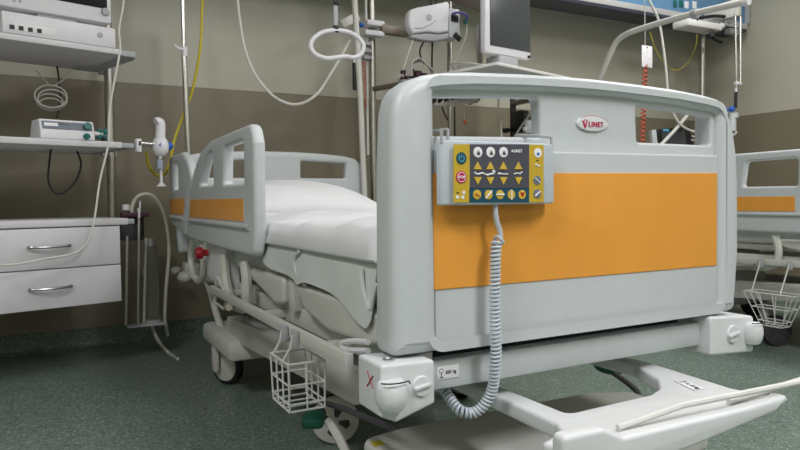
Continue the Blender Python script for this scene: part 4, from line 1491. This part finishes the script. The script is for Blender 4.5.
# tag, red coil cord
tg = P(647, 56, Y=2.1)
t = thing('red_coil_cord', (tg.x, 2.1, tg.z), 'red spiral cord with a white paper tag hanging above the near footboard', 'cord')
p0, p1 = P(645, 64, Y=2.1), P(642, 150, Y=2.1)
cs = []
N_ = 420
for q in range(N_):
    f = q / (N_ - 1)
    p = p0.lerp(p1, f)
    a = 2 * math.pi * q / 21
    cs.append(p + Vector((.0145 * math.cos(a), .0145 * math.sin(a), 0)))
MB().tube(cs, .0052, segs=5).build('spiral_cord', 'coilred', t)
MB().tube([P(644.5, -6, Y=2.1), P(645, 30, Y=2.1), P(645.2, 66, Y=2.1)], .0035, 0, 6).build('straight_lead', 'greycable', t)
tb = MB().box(P(647, 56.5, Y=2.09), (.098, .003, .142), .001).build('paper_tag', 'labelwhite', t, label='white paper tag')
m = MB()
for x, y, s in ((647.3, 47.5, .006), (647, 65, .006), (647, 52, .0025), (645.5, 57, .002), (648.5, 59, .002), (643, 54, .002)):
    m.box(P(x, y, Y=2.087), (s * 1.6, .002, s))
m.build('tag_print', 'ink', tb)
MB().tube([P(645, -8, Y=2.15), P(653, 8, Y=2.15), P(659, 22, Y=2.15), P(663, 45, Y=2.15), P(666, 70, Y=2.15), P(668, 92, Y=2.15), P(672, 110, Y=2.15), P(680, 124, Y=2.15), P(692, 131, Y=2.15), P(706, 132, Y=2.15)], .0085, 6, 8).build('white_hose', 'cable', None, 'white hose hanging from the blue beam and curving through the right handhold', 'hose')
MB().tube([P(650, 32, Y=2.3), P(655, 48, Y=2.3), P(662, 60, Y=2.3), P(672, 69, Y=2.3), P(680, 69, Y=2.3), P(690, 60, Y=2.3), P(696, 45, Y=2.3), P(697, 34, Y=2.3)], .0026, 6, 6).build('earth_wire', 'hose_yellow', None, 'thin green-yellow wire sagging below the blue supply beam', 'wire')
m = MB()
m.tube([P(754, 13, Y=2.35), P(762, 11, Y=2.35), P(767, 14, Y=2.35)], .006, 4, 7)
m.tube([P(748, 28, Y=2.35), P(756, 29, Y=2.35), P(757, 24, Y=2.35)], .004, 4, 7)
m.build('end_hook', 'steel', kids(bpy.data.objects['supply_beam'], 'end_cap')[0])

# display unit seen through the right handhold
t = thing('ventilator_display', P(672, 150, Y=2.2), 'tilted black display unit in the right handhold of the near footboard', 'display')
vy = 2.2


def VP_(x, y, d=0):
    return P(x, y, Y=vy + d)


pts = [VP_(656, 129.5), VP_(690, 126.5), VP_(695, 150), VP_(658, 152)]
MB().plate([(p.x, p.z) for p in pts][::-1], (0, vy + .015, 0), X, Z, .03, .006).build('housing', 'black', t)
pts = [VP_(651.5, 130.5), VP_(656, 129.5), VP_(658.5, 152), VP_(653.5, 152)]
MB().plate([(p.x, p.z) for p in pts][::-1], (0, vy + .012, 0), X, Z, .03, .004).build('side_shell', 'bed', t)
pts = [VP_(661, 132.5), VP_(684, 131), VP_(687, 149), VP_(663, 150)]
MB().plate([(p.x, p.z) for p in pts][::-1], (0, vy - .003, 0), X, Z, .005).build('screen', 'screen', t)
MB().box(VP_(666, 130.2, -.004), (.06, .004, .016)).build('status_bar', 'cyan', t)
MB().tube([VP_(690, 136, .02), VP_(697, 137, .0), VP_(698, 141, .0), VP_(691, 140, .0)], .006, 0, 7).build('bail', 'pole', t)
MB().box((VP_(676, 150).x, 2.31, VP_(676, 150).z - .02), (.06, .26, .04), .004).build('mount', 'brown', t)
MB().tube([P(660, 146, Y=2.10), P(675, 130, Y=2.15), P(692, 110, Y=2.24), P(701, 99, Y=2.36)], .0125, 0, 10).build('support_strut', 'pole', None, 'white slanting tube in front of the black display in the right handhold', 'tube')
